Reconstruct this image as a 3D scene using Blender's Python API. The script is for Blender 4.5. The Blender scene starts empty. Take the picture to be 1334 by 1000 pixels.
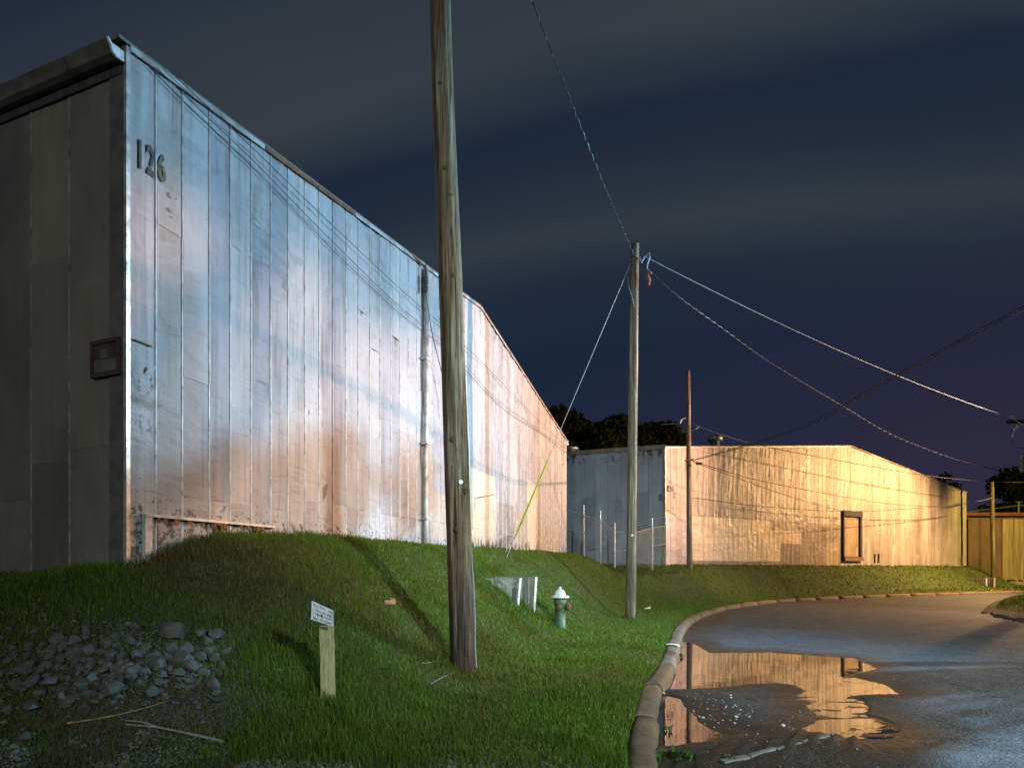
import bpy, bmesh, math, random
import numpy as np
from mathutils import Vector, noise as mnoise

random.seed(7)
RNG = np.random.default_rng(7)
SC = bpy.context.scene
COL = SC.collection
R = math.radians

# ------------------------------------------------------------------ camera, sky, exposure
F, CU, HV, CAMZ = 725.0, 667.0, 738.0, 1.6          # focal length and horizon measured on the 1334 px photograph
cam_d = bpy.data.cameras.new('camera'); cam = bpy.data.objects.new('camera', cam_d); COL.objects.link(cam)
cam.location = (0, 0, CAMZ); cam.rotation_euler = (R(90), 0, 0)
cam_d.sensor_width = 36; cam_d.lens = F / 1334 * 36
cam_d.shift_y = (HV - 500) / 1334
cam_d.clip_start = 0.1; cam_d.clip_end = 2000
SC.camera = cam
SC.view_settings.view_transform = 'Standard'; SC.view_settings.look = 'None'
SC.view_settings.exposure = 0.0; SC.view_settings.gamma = 1.0
SC.view_settings.use_curve_mapping = False
SC.render.engine = 'CYCLES'
SC.cycles.use_denoising = True
SC.cycles.max_bounces = 6; SC.cycles.diffuse_bounces = 3; SC.cycles.glossy_bounces = 3
SC.cycles.sample_clamp_indirect = 3.0

def nd(nt, t, inp=None, **attr):
    n = nt.nodes.new(t)
    for k, v in attr.items():
        setattr(n, k, v)
    for k, v in (inp or {}).items():
        s = n.inputs[k]
        if isinstance(v, bpy.types.NodeSocket): nt.links.new(v, s)
        else: s.default_value = v
    return n
def c4(c): return (c[0], c[1], c[2], 1.0)
def mth(nt, op, a, b=0.0, clamp=False):
    n = nt.nodes.new('ShaderNodeMath'); n.operation = op; n.use_clamp = clamp
    for i, v in enumerate((a, b)):
        if isinstance(v, bpy.types.NodeSocket): nt.links.new(v, n.inputs[i])
        else: n.inputs[i].default_value = v
    return n.outputs[0]
def mix(nt, f, a, b, mode='MIX'):
    n = nt.nodes.new('ShaderNodeMixRGB'); n.blend_type = mode
    for k, v in (('Fac', f), ('Color1', a), ('Color2', b)):
        if isinstance(v, bpy.types.NodeSocket): nt.links.new(v, n.inputs[k])
        else: n.inputs[k].default_value = c4(v) if isinstance(v, (tuple, list)) else v
    return n.outputs['Color']
def rng(nt, v, a, b, c=0.0, d=1.0):
    n = nd(nt, 'ShaderNodeMapRange', {'Value': v, 'From Min': a, 'From Max': b, 'To Min': c, 'To Max': d})
    return n.outputs[0]
def vmap(nt, vec, scale=(1, 1, 1), loc=(0, 0, 0)):
    return nd(nt, 'ShaderNodeMapping', {'Vector': vec, 'Scale': scale, 'Location': loc}).outputs[0]
def noi(nt, vec, scale, detail=4.0, rough=0.55, dist=0.0):
    return nd(nt, 'ShaderNodeTexNoise', {'Vector': vec, 'Scale': scale, 'Detail': detail, 'Roughness': rough, 'Distortion': dist}).outputs['Fac']

world = bpy.data.worlds.new('World'); SC.world = world; world.use_nodes = True
wt = world.node_tree; wt.nodes.clear()
wv = nd(wt, 'ShaderNodeTexCoord').outputs['Generated']
sep = nd(wt, 'ShaderNodeSeparateXYZ', {'Vector': wv})
# clouds lie on a flat layer: project the view direction on it
den = mth(wt, 'ADD', mth(wt, 'MAXIMUM', sep.outputs[2], 0.0), 0.13)
cx = mth(wt, 'DIVIDE', sep.outputs[0], den); cy = mth(wt, 'DIVIDE', sep.outputs[1], den)
cv = nd(wt, 'ShaderNodeCombineXYZ', {'X': cx, 'Y': cy}).outputs[0]
n1 = noi(wt, vmap(wt, cv, (0.35, 1.3, 1), (2.6, 0.5, 0)), 1.3, 4, 0.5, 0.2)
n2 = noi(wt, vmap(wt, cv, (0.5, 1.0, 1), (7.6, 3.5, 0)), 0.9, 3, 0.5)
t_ = mth(wt, 'ADD', mth(wt, 'ADD', cy, mth(wt, 'MULTIPLY', cx, 0.27)), mth(wt, 'MULTIPLY', mth(wt, 'SUBTRACT', n1, 0.5), 0.35))
rp = wt.nodes.new('ShaderNodeValToRGB'); wt.links.new(mth(wt, 'MULTIPLY', t_, 0.5), rp.inputs[0])     # streaks of cloud, position = t / 2
els = rp.color_ramp.elements
for i, (p_, v_) in enumerate(((0.0, .45), (.32, .25), (.39, .75), (.475, .95), (.545, .12), (.60, .25), (.68, .68), (.80, .20), (1.0, .0))):
    e = els[i] if i < 2 else els.new(p_)
    e.position = p_; e.color = (v_, v_, v_, 1)
cl = mth(wt, 'MULTIPLY', rp.outputs[0], rng(wt, n2, 0.3, 0.7, 0.7, 1.15))
hz = rng(wt, sep.outputs[2], 0.0, 0.50)
low = mix(wt, rng(wt, sep.outputs[0], -0.1, 0.6), (0.0110, 0.0240, 0.052), (0.033, 0.026, 0.054))
night = mix(wt, hz, low, (0.0085, 0.0172, 0.041))
skyc = mix(wt, cl, night, (0.042, 0.052, 0.060))
nish = nd(wt, 'ShaderNodeTexSky', sky_type='NISHITA')
nish.sun_disc = False; nish.sun_elevation = R(-6); nish.sun_rotation = R(200)
skyc = mix(wt, 0.01, skyc, nish.outputs['Color'], 'ADD')
bg = nd(wt, 'ShaderNodeBackground', {'Color': skyc, 'Strength': 1.0})
nd(wt, 'ShaderNodeOutputWorld', {'Surface': bg.outputs[0]})

# street lamps of the place and an added fill lamp (position of the luminaire, watts, colour, direction the arm points)
COOL = dict(p=(16.0, 13.5, 9.5), w=21000, c=(0.33, 0.68, 1.0), aim=(-4.0, 7.8, 5.0), soft=.05, cone=84, blend=1.0)
COOLB = dict(p=(14.0, -9.0, 10.0), w=33000, c=(0.76, 0.96, 0.94), aim=(4.6, 12.0, -0.5), soft=.35, cone=58, blend=1.0)
COOL_FILL = dict(p=(-6.0, -22.0, 9.0), w=5400, c=(0.95, 1.0, 0.93), aim=(-5.0, 8.0, 3.5), cone=52, blend=0.8)  # added fill lamp, unseen, lifts the dark side wall
SODA = dict(p=(29.5, 29.3, 8.2), w=15000, c=(1.0, 0.58, 0.24), aim=(20.5, 33.5, 0.5), cone=142)
SODB = dict(p=(24.0, 18.0, 8.5), w=54000, c=(1.0, 0.55, 0.34), aim=(-2.0, 11.5, 3.0), cone=98, visor=True)
SODC = dict(p=(36.0, 31.0, 7.5), w=7500, c=(1.0, 0.66, 0.16), aim=(37.5, 43.0, 2.5), cone=95)

# ------------------------------------------------------------------ helpers
def setp(o, label=None, cat=None, group=None, kind=None):
    if label: o['label'] = label
    if cat: o['category'] = cat
    if group: o['group'] = group
    if kind: o['kind'] = kind
    return o
def rootloc(o):
    v = Vector((0, 0, 0))
    while o is not None:
        v += Vector(o.location); o = o.parent
    return v
def thing(name, loc, label, cat, group=None):
    o = bpy.data.objects.new(name, None); COL.objects.link(o)
    o.location = loc; o.empty_display_size = 0.2
    return setp(o, label, cat, group)
def mesh(name, verts, faces, mat, parent=None, uv=None, smooth=False, loc=None):
    """verts in world coordinates; one mesh object"""
    verts = np.asarray(verts, dtype=float)
    off = rootloc(parent) if parent else Vector(loc if loc is not None else (0, 0, 0))
    vv = verts - np.array(off)
    me = bpy.data.meshes.new(name)
    me.from_pydata(vv.tolist(), [], faces)
    if uv is not None:
        l = me.uv_layers.new(name='UVMap')
        idx = np.empty(len(me.loops), dtype=np.int32); me.loops.foreach_get('vertex_index', idx)
        l.data.foreach_set('uv', np.asarray(uv, dtype=np.float32)[idx].ravel())
    if smooth:
        me.polygons.foreach_set('use_smooth', [True] * len(me.polygons))
    me.materials.append(mat)
    o = bpy.data.objects.new(name, me); COL.objects.link(o)
    if parent: o.parent = parent
    else: o.location = off
    return o
def bigmesh(name, V, faces_flat, nper, mat, attrs=None, smooth=False):
    me = bpy.data.meshes.new(name)
    V = np.asarray(V, dtype=np.float32); nf = len(faces_flat) // nper
    me.vertices.add(len(V)); me.vertices.foreach_set('co', V.ravel())
    me.loops.add(len(faces_flat)); me.loops.foreach_set('vertex_index', np.asarray(faces_flat, dtype=np.int32))
    me.polygons.add(nf)
    me.polygons.foreach_set('loop_start', np.arange(0, nf * nper, nper, dtype=np.int32))
    if smooth: me.polygons.foreach_set('use_smooth', np.ones(nf, dtype=bool))
    for k, a in (attrs or {}).items():
        a = np.asarray(a, dtype=np.float32)
        if a.ndim == 1:
            at = me.attributes.new(k, 'FLOAT', 'POINT'); at.data.foreach_set('value', a)
        else:
            at = me.attributes.new(k, 'FLOAT_COLOR', 'POINT'); at.data.foreach_set('color', a.ravel())
    me.update(); me.validate()
    me.materials.append(mat)
    o = bpy.data.objects.new(name, me); COL.objects.link(o)
    return o
class MB:
    def __init__(s): s.v = []; s.f = []
    def add(s, v, f):
        n = len(s.v); s.v += [tuple(p) for p in v]; s.f += [tuple(i + n for i in q) for q in f]; return s
    def hexa(s, p):     # 8 corners: bottom 4 ccw, top 4 ccw
        return s.add(p, [(3, 2, 1, 0), (4, 5, 6, 7), (0, 1, 5, 4), (1, 2, 6, 5), (2, 3, 7, 6), (3, 0, 4, 7)])
    def box(s, c, d, rz=0.0):
        x, y, z = c; a, b, h = d[0] / 2, d[1] / 2, d[2] / 2
        cr, sr = math.cos(rz), math.sin(rz); q = []
        for dz in (-h, h):
            for px, py in ((-a, -b), (a, -b), (a, b), (-a, b)):
                q.append((x + px * cr - py * sr, y + px * sr + py * cr, z + dz))
        return s.hexa(q)
    def tube(s, pts, r, n=6, cap=True):
        pts = [Vector(p) for p in pts]; rs = r if isinstance(r, (list, tuple)) else [r] * len(pts)
        rings = []; up = None
        for i, p in enumerate(pts):
            t = (pts[min(i + 1, len(pts) - 1)] - pts[max(i - 1, 0)]).normalized()
            if up is None:
                up = Vector((0, 0, 1)) if abs(t.z) < 0.9 else Vector((1, 0, 0))
            a = t.cross(up)
            if a.length < 1e-4: a = t.cross(Vector((0.3, 1, 0.2)))
            a.normalize(); b = a.cross(t).normalized(); up = b
            rings.append([p + (a * math.cos(2 * math.pi * k / n) + b * math.sin(2 * math.pi * k / n)) * rs[i] for k in range(n)])
        v = [q for rg in rings for q in rg]; f = []
        for i in range(len(pts) - 1):
            for k in range(n):
                f.append((i * n + k, i * n + (k + 1) % n, (i + 1) * n + (k + 1) % n, (i + 1) * n + k))
        if cap:
            f.append(tuple(range(n - 1, -1, -1))); f.append(tuple((len(pts) - 1) * n + k for k in range(n)))
        return s.add(v, f)
    def lathe(s, base, prof, n=20, axis=(0, 0, 1)):
        ax = Vector(axis).normalized(); a = ax.orthogonal().normalized(); b = ax.cross(a); base = Vector(base)
        v = []; f = []
        for r, h in prof:
            for k in range(n):
                t = 2 * math.pi * k / n
                v.append(base + ax * h + (a * math.cos(t) + b * math.sin(t)) * r)
        for i in range(len(prof) - 1):
            for k in range(n):
                f.append((i * n + k, i * n + (k + 1) % n, (i + 1) * n + (k + 1) % n, (i + 1) * n + k))
        f.append(tuple(range(n - 1, -1, -1))); f.append(tuple((len(prof) - 1) * n + k for k in range(n)))
        return s.add(v, f)
    def obj(s, name, mat, parent=None, smooth=False, loc=None):
        if parent is None and loc is None and s.v:
            a = np.array([tuple(p) for p in s.v]); loc = (a[:, 0].mean(), a[:, 1].mean(), a[:, 2].min())
        return mesh(name, [tuple(p) for p in s.v], s.f, mat, parent, None, smooth, loc)

def P(u, v, Y):
    return Vector(((u - CU) / F * Y, Y, CAMZ + (HV - v) / F * Y))

_T = RNG.random((256, 256))
def vnoise(x, y, seed=0):
    x = np.asarray(x, dtype=float) + seed * 17.31; y = np.asarray(y, dtype=float) + seed * 9.77
    xi = np.floor(x).astype(int); yi = np.floor(y).astype(int); fx = x - xi; fy = y - yi
    fx = fx * fx * (3 - 2 * fx); fy = fy * fy * (3 - 2 * fy)
    a = _T[xi & 255, yi & 255]; b = _T[(xi + 1) & 255, yi & 255]; c = _T[xi & 255, (yi + 1) & 255]; d = _T[(xi + 1) & 255, (yi + 1) & 255]
    return (a * (1 - fx) + b * fx) * (1 - fy) + (c * (1 - fx) + d * fx) * fy
def fbm(x, y, o=4, seed=0):
    t = 0; a = 0.5; k = 1.0
    for i in range(o):
        t = t + a * (vnoise(x * k, y * k, seed + i) - 0.5); a *= 0.5; k *= 2.03
    return t
def sstep(t):
    t = np.clip(t, 0, 1); return t * t * (3 - 2 * t)

# ------------------------------------------------------------------ plan of the place
A1 = np.array((-4.06, 5.84)); B1 = np.array((2.32, 24.0)); D1 = (B1 - A1) / np.linalg.norm(B1 - A1); L1 = float(np.linalg.norm(B1 - A1)); N1 = np.array((D1[1], -D1[0]))
A2 = np.array((6.94, 25.3)); B2 = np.array((33.2, 40.7)); D2 = (B2 - A2) / np.linalg.norm(B2 - A2); L2 = float(np.linalg.norm(B2 - A2)); N2 = np.array((D2[1], -D2[0]))
SIDE = -N1                                   # both long sides run back in this direction
EAVE = CAMZ + 5.5

KERB = np.array([(0.70, -30), (0.74, -8), (0.80, 0), (0.93, 3), (1.10, 4.3), (1.257, 4.94), (1.52, 5.81), (1.82, 6.8), (2.16, 7.6), (2.58, 8.79), (3.15, 10.47),
                 (4.00, 13.0), (5.13, 15.76), (6.6, 18.5), (8.85, 21.7), (12.1, 24.9), (19.2, 29.1), (26.8, 32.2), (31.4, 34.1), (45, 39.3), (90, 56)])
def densify(pts, step):
    out = []
    n = len(pts)
    for i in range(n - 1):
        p0 = pts[max(i - 1, 0)]; p1 = pts[i]; p2 = pts[i + 1]; p3 = pts[min(i + 2, n - 1)]
        k = max(2, int(np.linalg.norm(p2 - p1) / step)); d = np.linalg.norm(p2 - p1)
        m1 = (p2 - p0); m1 = m1 / np.linalg.norm(m1) * d; m2 = (p3 - p1); m2 = m2 / np.linalg.norm(m2) * d
        for t in np.arange(k) / k:
            out.append((2*t**3-3*t**2+1)*p1 + (t**3-2*t**2+t)*m1 + (-2*t**3+3*t**2)*p2 + (t**3-t**2)*m2)
    out.append(pts[-1]); return np.array(out)
KD = densify(KERB, 0.12)
KT = np.gradient(KD, axis=0); KT /= np.linalg.norm(KT, axis=1)[:, None]
KN = np.stack((-KT[:, 1], KT[:, 0]), 1)       # points to the grass side
_ks = KD[::2]; _kn = KN[::2]
def kerb_dist(x, y):
    """signed distance to the road edge, positive on the warehouse side; also nearest index"""
    x = np.asarray(x, float).ravel(); y = np.asarray(y, float).ravel(); D = np.empty(len(x)); I = np.empty(len(x), int)
    for s in range(0, len(x), 20000):
        dx = x[s:s+20000, None] - _ks[None, :, 0]; dy = y[s:s+20000, None] - _ks[None, :, 1]
        i = np.argmin(dx * dx + dy * dy, 1); I[s:s+20000] = i
        j = np.arange(len(i)); D[s:s+20000] = dx[j, i] * _kn[i, 0] + dy[j, i] * _kn[i, 1]
    return D, I
RIGHT = np.array([(8, -30), (8, 0), (9.5, 5), (12.5, 11), (15.3, 16.6), (15.8, 17.8), (16.4, 19.4), (17.6, 20.9), (21.7, 25.2), (24.8, 28), (29.6, 31.2), (45, 36.3), (120, 62)], float)
RD = densify(RIGHT, 0.3)
RT = np.gradient(RD, axis=0); RT /= np.linalg.norm(RT, axis=1)[:, None]; RN = np.stack((RT[:, 1], -RT[:, 0]), 1)
def right_dist(x, y):
    x = np.asarray(x, float).ravel(); y = np.asarray(y, float).ravel(); D = np.empty(len(x)); I = np.empty(len(x), int)
    for s in range(0, len(x), 20000):
        dx = x[s:s+20000, None] - RD[None, :, 0]; dy = y[s:s+20000, None] - RD[None, :, 1]
        i = np.argmin(dx * dx + dy * dy, 1); I[s:s+20000] = i
        j = np.arange(len(i)); D[s:s+20000] = dx[j, i] * RN[i, 0] + dy[j, i] * RN[i, 1]
    return D, I
def rect_dist(x, y, A, D, N, L, depth=40.0):
    a = (x - A[0]) * D[0] + (y - A[1]) * D[1]; q = (x - A[0]) * N[0] + (y - A[1]) * N[1]
    return a, q
def height(x, y):
    """ground level of the grass (verge, banks)"""
    x = np.asarray(x, float); y = np.asarray(y, float)
    a, q = rect_dist(x, y, A1, D1, N1, L1)
    dx = np.maximum(np.maximum(-a, a - L1), 0); dq = np.maximum(q, 0); d1 = np.hypot(dx, dq)
    crest = np.interp(a, (0, 0.9, 1.6, 19), (1.60, 1.93, 2.0, 2.12))
    crest = np.where(a < 0, 1.60 - 0.12 * np.clip(-q / 1.0, 0, 1), crest)
    W = np.interp(a, (-1.5, 0.5, 15, 19), (2.5, 3.5, 3.7, 4.2)) + 0.35 * fbm(x * 0.35, y * 0.35, 2, 5)
    foot = 0.15 + 0.06 * np.clip(3.9 - d1, 0, 1)
    h1 = foot + (crest - foot) * sstep(1 - (d1 - 0.25) / (W - 0.25)) ** 0.93
    a2, q2 = rect_dist(x, y, A2, D2, N2, L2)
    # second building: its left side follows SIDE
    w = (x - A2[0]) * D1[0] + (y - A2[1]) * D1[1]       # >0 behind its side wall line
    dq2 = np.maximum(q2, 0); dl = np.maximum(-w, 0) * (q2 < 1.2); dr = np.maximum(a2 - L2 + 0.5, 0)
    d2 = np.sqrt(dq2 ** 2 + dr ** 2 + np.where((a2 < 0), dl, 0) ** 2)
    W2 = np.interp(a2, (0, 6, 20, 30), (3.4, 2.7, 3.0, 3.6)) + 0.5 * fbm(x * 0.3, y * 0.3, 2, 9)
    c2 = np.interp(a2, (-4, 0, 30), (1.75, 1.68, 1.62))
    h2 = 0.15 + (c2 - 0.15) * sstep(1 - (d2 - 0.2) / (W2 - 0.2))
    h = np.maximum(h1, h2)
    k = 0.25; h = np.where(np.abs(h1 - h2) < k, h + (k - np.abs(h1 - h2)) ** 2 / (4 * k), h)
    m = (x - 8.1) ** 2 / 1.4 + (y - 23.6) ** 2 / 0.8; h = h + 0.28 * np.exp(-m)
    h = h + 0.10 * np.exp(-(((x + 3.1) / .75) ** 2 + ((y - 4.45) / .32) ** 2))
    h = h + 0.10 * fbm(x * 0.8, y * 0.8, 3, 2) * sstep((h - 0.1) / 0.8)
    h = h + 0.035 * fbm(x * 2.6, y * 2.6, 2, 3)
    return h
def height_k(x, y, kd):
    h = height(x, y); return 0.112 + (h - 0.112) * sstep((np.asarray(kd) - 0.16) / 0.55)
def hz1(x, y): return float(height(np.array([x]), np.array([y]))[0])
def ground_at(u, v, lo=3.0, hi=45.0):
    Y = np.arange(lo, hi, 0.01); X = (u - CU) / F * Y; Z = CAMZ + (HV - v) / F * Y
    g = height(X, Y); i = np.argmax(Z <= g)
    return Vector((X[i], Y[i], g[i]))

def wall_hit(u, v, A, D):
    """photo pixel -> (s along the wall, z)"""
    r = (u - CU) / F
    t = (r * A[1] - A[0]) / (D[0] - r * D[1])
    Y = A[1] + t * D[1]
    return t, CAMZ + (HV - v) / F * Y

# ------------------------------------------------------------------ materials
def new_mat(name):
    m = bpy.data.materials.new(name); m.use_nodes = True; nt = m.node_tree; nt.nodes.clear()
    return m, nt
def finish(nt, color, rough=0.6, metal=0.0, bump=None, bstr=0.3, bdist=0.02, **kw):
    b = nd(nt, 'ShaderNodeBsdfPrincipled')
    for k, v in dict({'Base Color': c4(color) if isinstance(color, tuple) else color, 'Roughness': rough, 'Metallic': metal}, **kw).items():
        if isinstance(v, bpy.types.NodeSocket): nt.links.new(v, b.inputs[k])
        else: b.inputs[k].default_value = v
    if bump is not None:
        bn = nd(nt, 'ShaderNodeBump', {'Height': bump, 'Strength': bstr, 'Distance': bdist})
        nt.links.new(bn.outputs[0], b.inputs['Normal'])
    nd(nt, 'ShaderNodeOutputMaterial', {'Surface': b.outputs[0]})
    return b
def simple(name, col, rough=0.6, metal=0.0, var=0.35, scale=6.0, stretch=(1, 1, 1), bstr=0.3, bdist=0.01, dark=None):
    m, nt = new_mat(name)
    v = nd(nt, 'ShaderNodeTexCoord').outputs['Object']
    v = vmap(nt, v, stretch)
    n = noi(nt, v, scale, 5, 0.6); n2 = noi(nt, v, scale * 0.25, 3)
    d = dark if dark else tuple(c * (1 - var * 1.6) for c in col)
    c = mix(nt, rng(nt, n, 0.35, 0.65), d, col)
    c = mix(nt, mth(nt, 'MULTIPLY', rng(nt, n2, 0.35, 0.7), var), c, tuple(min(1, x * 1.35) for x in col))
    finish(nt, c, rough, metal, n, bstr, bdist)
    return m

def wall_mat(name, base, stain, patches=(), flake=None, streak=0.85, metal=0.03, rough=0.64, dents=0.5, extra=(), light=1.25):
    """weathered sheet metal, UV = (metres along the wall, height in metres)"""
    m, nt = new_mat(name)
    uv = nd(nt, 'ShaderNodeUVMap', uv_map='UVMap').outputs[0]
    sp = nd(nt, 'ShaderNodeSeparateXYZ', {'Vector': uv}); S, Z = sp.outputs[0], sp.outputs[1]
    oi = nd(nt, 'ShaderNodeObjectInfo').outputs['Random']
    n1 = noi(nt, vmap(nt, uv, (0.9, 0.45, 1)), 1.3, 5, 0.6, 0.4)
    c = mix(nt, rng(nt, n1, 0.3, 0.7), tuple(x * 0.78 for x in base), tuple(min(0.9, x * light) for x in base))
    # sheet to sheet differences
    c = mix(nt, 1.0, c, mix(nt, oi, (0.74, 0.74, 0.78), (1.14, 1.11, 1.06)), 'MULTIPLY')
    # rain streaks
    st = noi(nt, vmap(nt, uv, (7.0, 0.22, 1)), 1.6, 5, 0.65, 0.25)
    big = noi(nt, vmap(nt, uv, (1.1, 0.30, 1), (3, 1, 0)), 1.0, 3)
    f = mth(nt, 'MULTIPLY', rng(nt, st, 0.47, 0.68), rng(nt, big, 0.38, 0.62))
    c = mix(nt, mth(nt, 'MULTIPLY', f, streak), c, stain)
    wh = noi(nt, vmap(nt, uv, (9.0, 0.3, 1), (11, 5, 0)), 1.4, 4, 0.6)
    c = mix(nt, mth(nt, 'MULTIPLY', rng(nt, wh, 0.55, 0.75), 0.22), c, tuple(min(0.85, x * 1.5) for x in base))
    wob = mth(nt, 'MULTIPLY', mth(nt, 'SUBTRACT', noi(nt, uv, 3.0, 3), 0.5), 0.25)
    wob2 = mth(nt, 'MULTIPLY', mth(nt, 'SUBTRACT', noi(nt, vmap(nt, uv, (1, 1, 1), (5, 5, 5)), 3.5, 3), 0.5), 0.25)
    def rect(s0, s1, z0, z1, soft, wobble):
        s = mth(nt, 'ADD', S, mth(nt, 'MULTIPLY', wob, wobble)); z = mth(nt, 'ADD', Z, mth(nt, 'MULTIPLY', wob2, wobble))
        f = mth(nt, 'MULTIPLY', rng(nt, s, s0 - soft, s0 + soft), rng(nt, s, s1 + soft, s1 - soft))
        g = mth(nt, 'MULTIPLY', rng(nt, z, z0 - soft, z0 + soft), rng(nt, z, z1 + soft, z1 - soft))
        return mth(nt, 'MULTIPLY', f, g)
    for (s0, s1, z0, z1, col, op, soft, wobble) in patches:
        fac = mth(nt, 'MULTIPLY', rect(s0, s1, z0, z1, soft, wobble), op)
        c = mix(nt, fac, c, mix(nt, rng(nt, st, 0.3, 0.7), tuple(x * 0.88 for x in col), col))
    # vertical seams catch dirt, fine specks
    sp2 = noi(nt, vmap(nt, uv, (1, 1, 1), (1, 9, 0)), 26.0, 3, 0.7)
    grp = noi(nt, vmap(nt, uv, (1, 1, 1), (4, 2, 0)), 2.2, 3, 0.6)
    f = mth(nt, 'MULTIPLY', rng(nt, sp2, 0.62, 0.68), rng(nt, grp, 0.52, 0.62))
    c = mix(nt, mth(nt, 'MULTIPLY', f, 0.6), c, (0.05, 0.045, 0.04))
    if flake:       # paint flaking off near the foot of the wall
        z0, z1 = flake
        fl = noi(nt, vmap(nt, uv, (1.0, 0.8, 1), (2, 3, 0)), 11.0, 5, 0.75)
        thr = rng(nt, Z, z0, z1, 0.47, 0.70)
        f = rng(nt, mth(nt, 'SUBTRACT', fl, thr), 0.0, 0.05)
        c = mix(nt, mth(nt, 'MULTIPLY', f, 0.85), c, (0.045, 0.04, 0.045))
    for (s0, s1, z0, z1, sc, th, col) in extra:   # scuffed areas
        e = noi(nt, vmap(nt, uv, (1, 0.6, 1), (s0, z0, 0)), sc, 4, 0.7)
        f = mth(nt, 'MULTIPLY', rect(s0, s1, z0, z1, 0.12, 1.5), rng(nt, e, th, th + 0.06))
        c = mix(nt, f, c, col)
    # oil canning, creases
    uvr = nd(nt, 'ShaderNodeVectorMath', {0: uv, 1: nd(nt, 'ShaderNodeCombineXYZ', {'X': mth(nt, 'MULTIPLY', oi, 37.0), 'Y': mth(nt, 'MULTIPLY', oi, 91.0)}).outputs[0]}, operation='ADD').outputs[0]
    d1 = noi(nt, vmap(nt, uvr, (1.5, 2.0, 1)), 1.5, 2, 0.45, 0.25)
    d2 = noi(nt, vmap(nt, uvr, (0.8, 3.2, 1), (8, 0, 0)), 1.1, 3, 0.5, 0.3)
    cz = mth(nt, 'ABSOLUTE', mth(nt, 'SUBTRACT', d2, 0.5))            # sharp kinks across the sheets
    d3 = noi(nt, vmap(nt, uv, (2.5, 2.5, 1)), 6.0, 4, 0.6)
    b = mth(nt, 'ADD', mth(nt, 'ADD', d1, mth(nt, 'MULTIPLY', cz, 0.8)), mth(nt, 'MULTIPLY', d3, 0.10))
    finish(nt, c, rng(nt, n1, 0.3, 0.7, rough - 0.08, rough + 0.12), metal, b, dents, 0.10)
    return m

def box126(u0, u1, v0, v1):
    s0, za = wall_hit(u0, v0, A1, D1); s1, zb = wall_hit(u1, v0, A1, D1); _, zc = wall_hit(u0, v1, A1, D1); _, zd = wall_hit(u1, v1, A1, D1)
    return s0, s1, (zc + zd) / 2, (za + zb) / 2
def box120(u0, u1, v0, v1):
    s0, za = wall_hit(u0, v0, A2, D2); s1, zb = wall_hit(u1, v0, A2, D2); _, zc = wall_hit(u0, v1, A2, D2); _, zd = wall_hit(u1, v1, A2, D2)
    return s0, s1, (zc + zd) / 2, (za + zb) / 2
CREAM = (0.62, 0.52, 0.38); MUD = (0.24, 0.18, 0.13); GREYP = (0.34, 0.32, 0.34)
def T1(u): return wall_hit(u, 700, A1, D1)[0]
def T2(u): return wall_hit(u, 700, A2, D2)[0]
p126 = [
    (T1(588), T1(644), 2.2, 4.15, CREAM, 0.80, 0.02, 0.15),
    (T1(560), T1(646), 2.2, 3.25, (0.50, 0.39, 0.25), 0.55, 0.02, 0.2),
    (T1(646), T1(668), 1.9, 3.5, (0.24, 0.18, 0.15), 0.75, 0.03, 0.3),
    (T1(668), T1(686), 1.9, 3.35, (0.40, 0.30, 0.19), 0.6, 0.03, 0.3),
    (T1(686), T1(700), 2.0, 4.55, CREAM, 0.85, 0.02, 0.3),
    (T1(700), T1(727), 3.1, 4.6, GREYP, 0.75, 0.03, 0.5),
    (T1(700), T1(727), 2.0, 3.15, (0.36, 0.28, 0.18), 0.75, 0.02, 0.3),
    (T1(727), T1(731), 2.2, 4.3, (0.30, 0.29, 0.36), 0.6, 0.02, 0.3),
    (T1(166), T1(180), 2.5, 7.2, (0.26, 0.22, 0.16), 0.45, 0.06, 0.5),
    (T1(206), T1(233), 2.6, 6.6, (0.27, 0.24, 0.18), 0.50, 0.05, 0.6),
    (T1(166), T1(204), 3.32, 3.42, (0.10, 0.08, 0.03), 0.55, 0.03, 1.0),
    (T1(236), T1(258), 2.2, 5.0, (0.33, 0.24, 0.18), 0.5, 0.06, 1.0),
]
x126 = [(T1(166), T1(174), 3.2, 3.75, 16, 0.50, (0.10, 0.075, 0.02)), (T1(168), T1(204), 3.50, 3.72, 14, 0.52, (0.08, 0.06, 0.02)), (T1(168), T1(204), 3.08, 3.22, 18, 0.52, (0.09, 0.07, 0.02)),
        (T1(590), T1(690), 1.8, 2.35, 7, 0.46, (0.07, 0.04, 0.025))]
p120 = [
    (T2(900), T2(1095), 1.5, 4.05, (0.24, 0.18, 0.155), 0.8, 0.03, 0.6),
    (T2(895), T2(1003), 2.75, 4.0, (0.70, 0.58, 0.46), 0.9, 0.02, 0.25),
    (T2(895), T2(1016), 1.9, 3.55, (0.70, 0.58, 0.46), 0.9, 0.02, 0.25),
    (T2(1016), T2(1043), 2.85, 3.55, (0.62, 0.50, 0.38), 0.9, 0.02, 0.2),
    (T2(868), T2(895), 1.5, 4.0, (0.44, 0.42, 0.48), 0.6, 0.03, 0.4),
    (T2(1070), T2(1076), 3.0, 3.85, (0.13, 0.10, 0.09), 0.8, 0.05, 0.7),
    (T2(1192), T2(1198), 2.4, 3.7, (0.28, 0.20, 0.12), 0.6, 0.04, 0.5),
    (T2(1076), T2(1092), 1.5, 3.0, (0.50, 0.40, 0.28), 0.6, 0.04, 0.5),
]
M_126 = wall_mat('weathered_sheet_metal', (0.36, 0.36, 0.38), (0.17, 0.115, 0.085), p126, (2.0, 2.75), extra=x126, dents=0.65)
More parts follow.
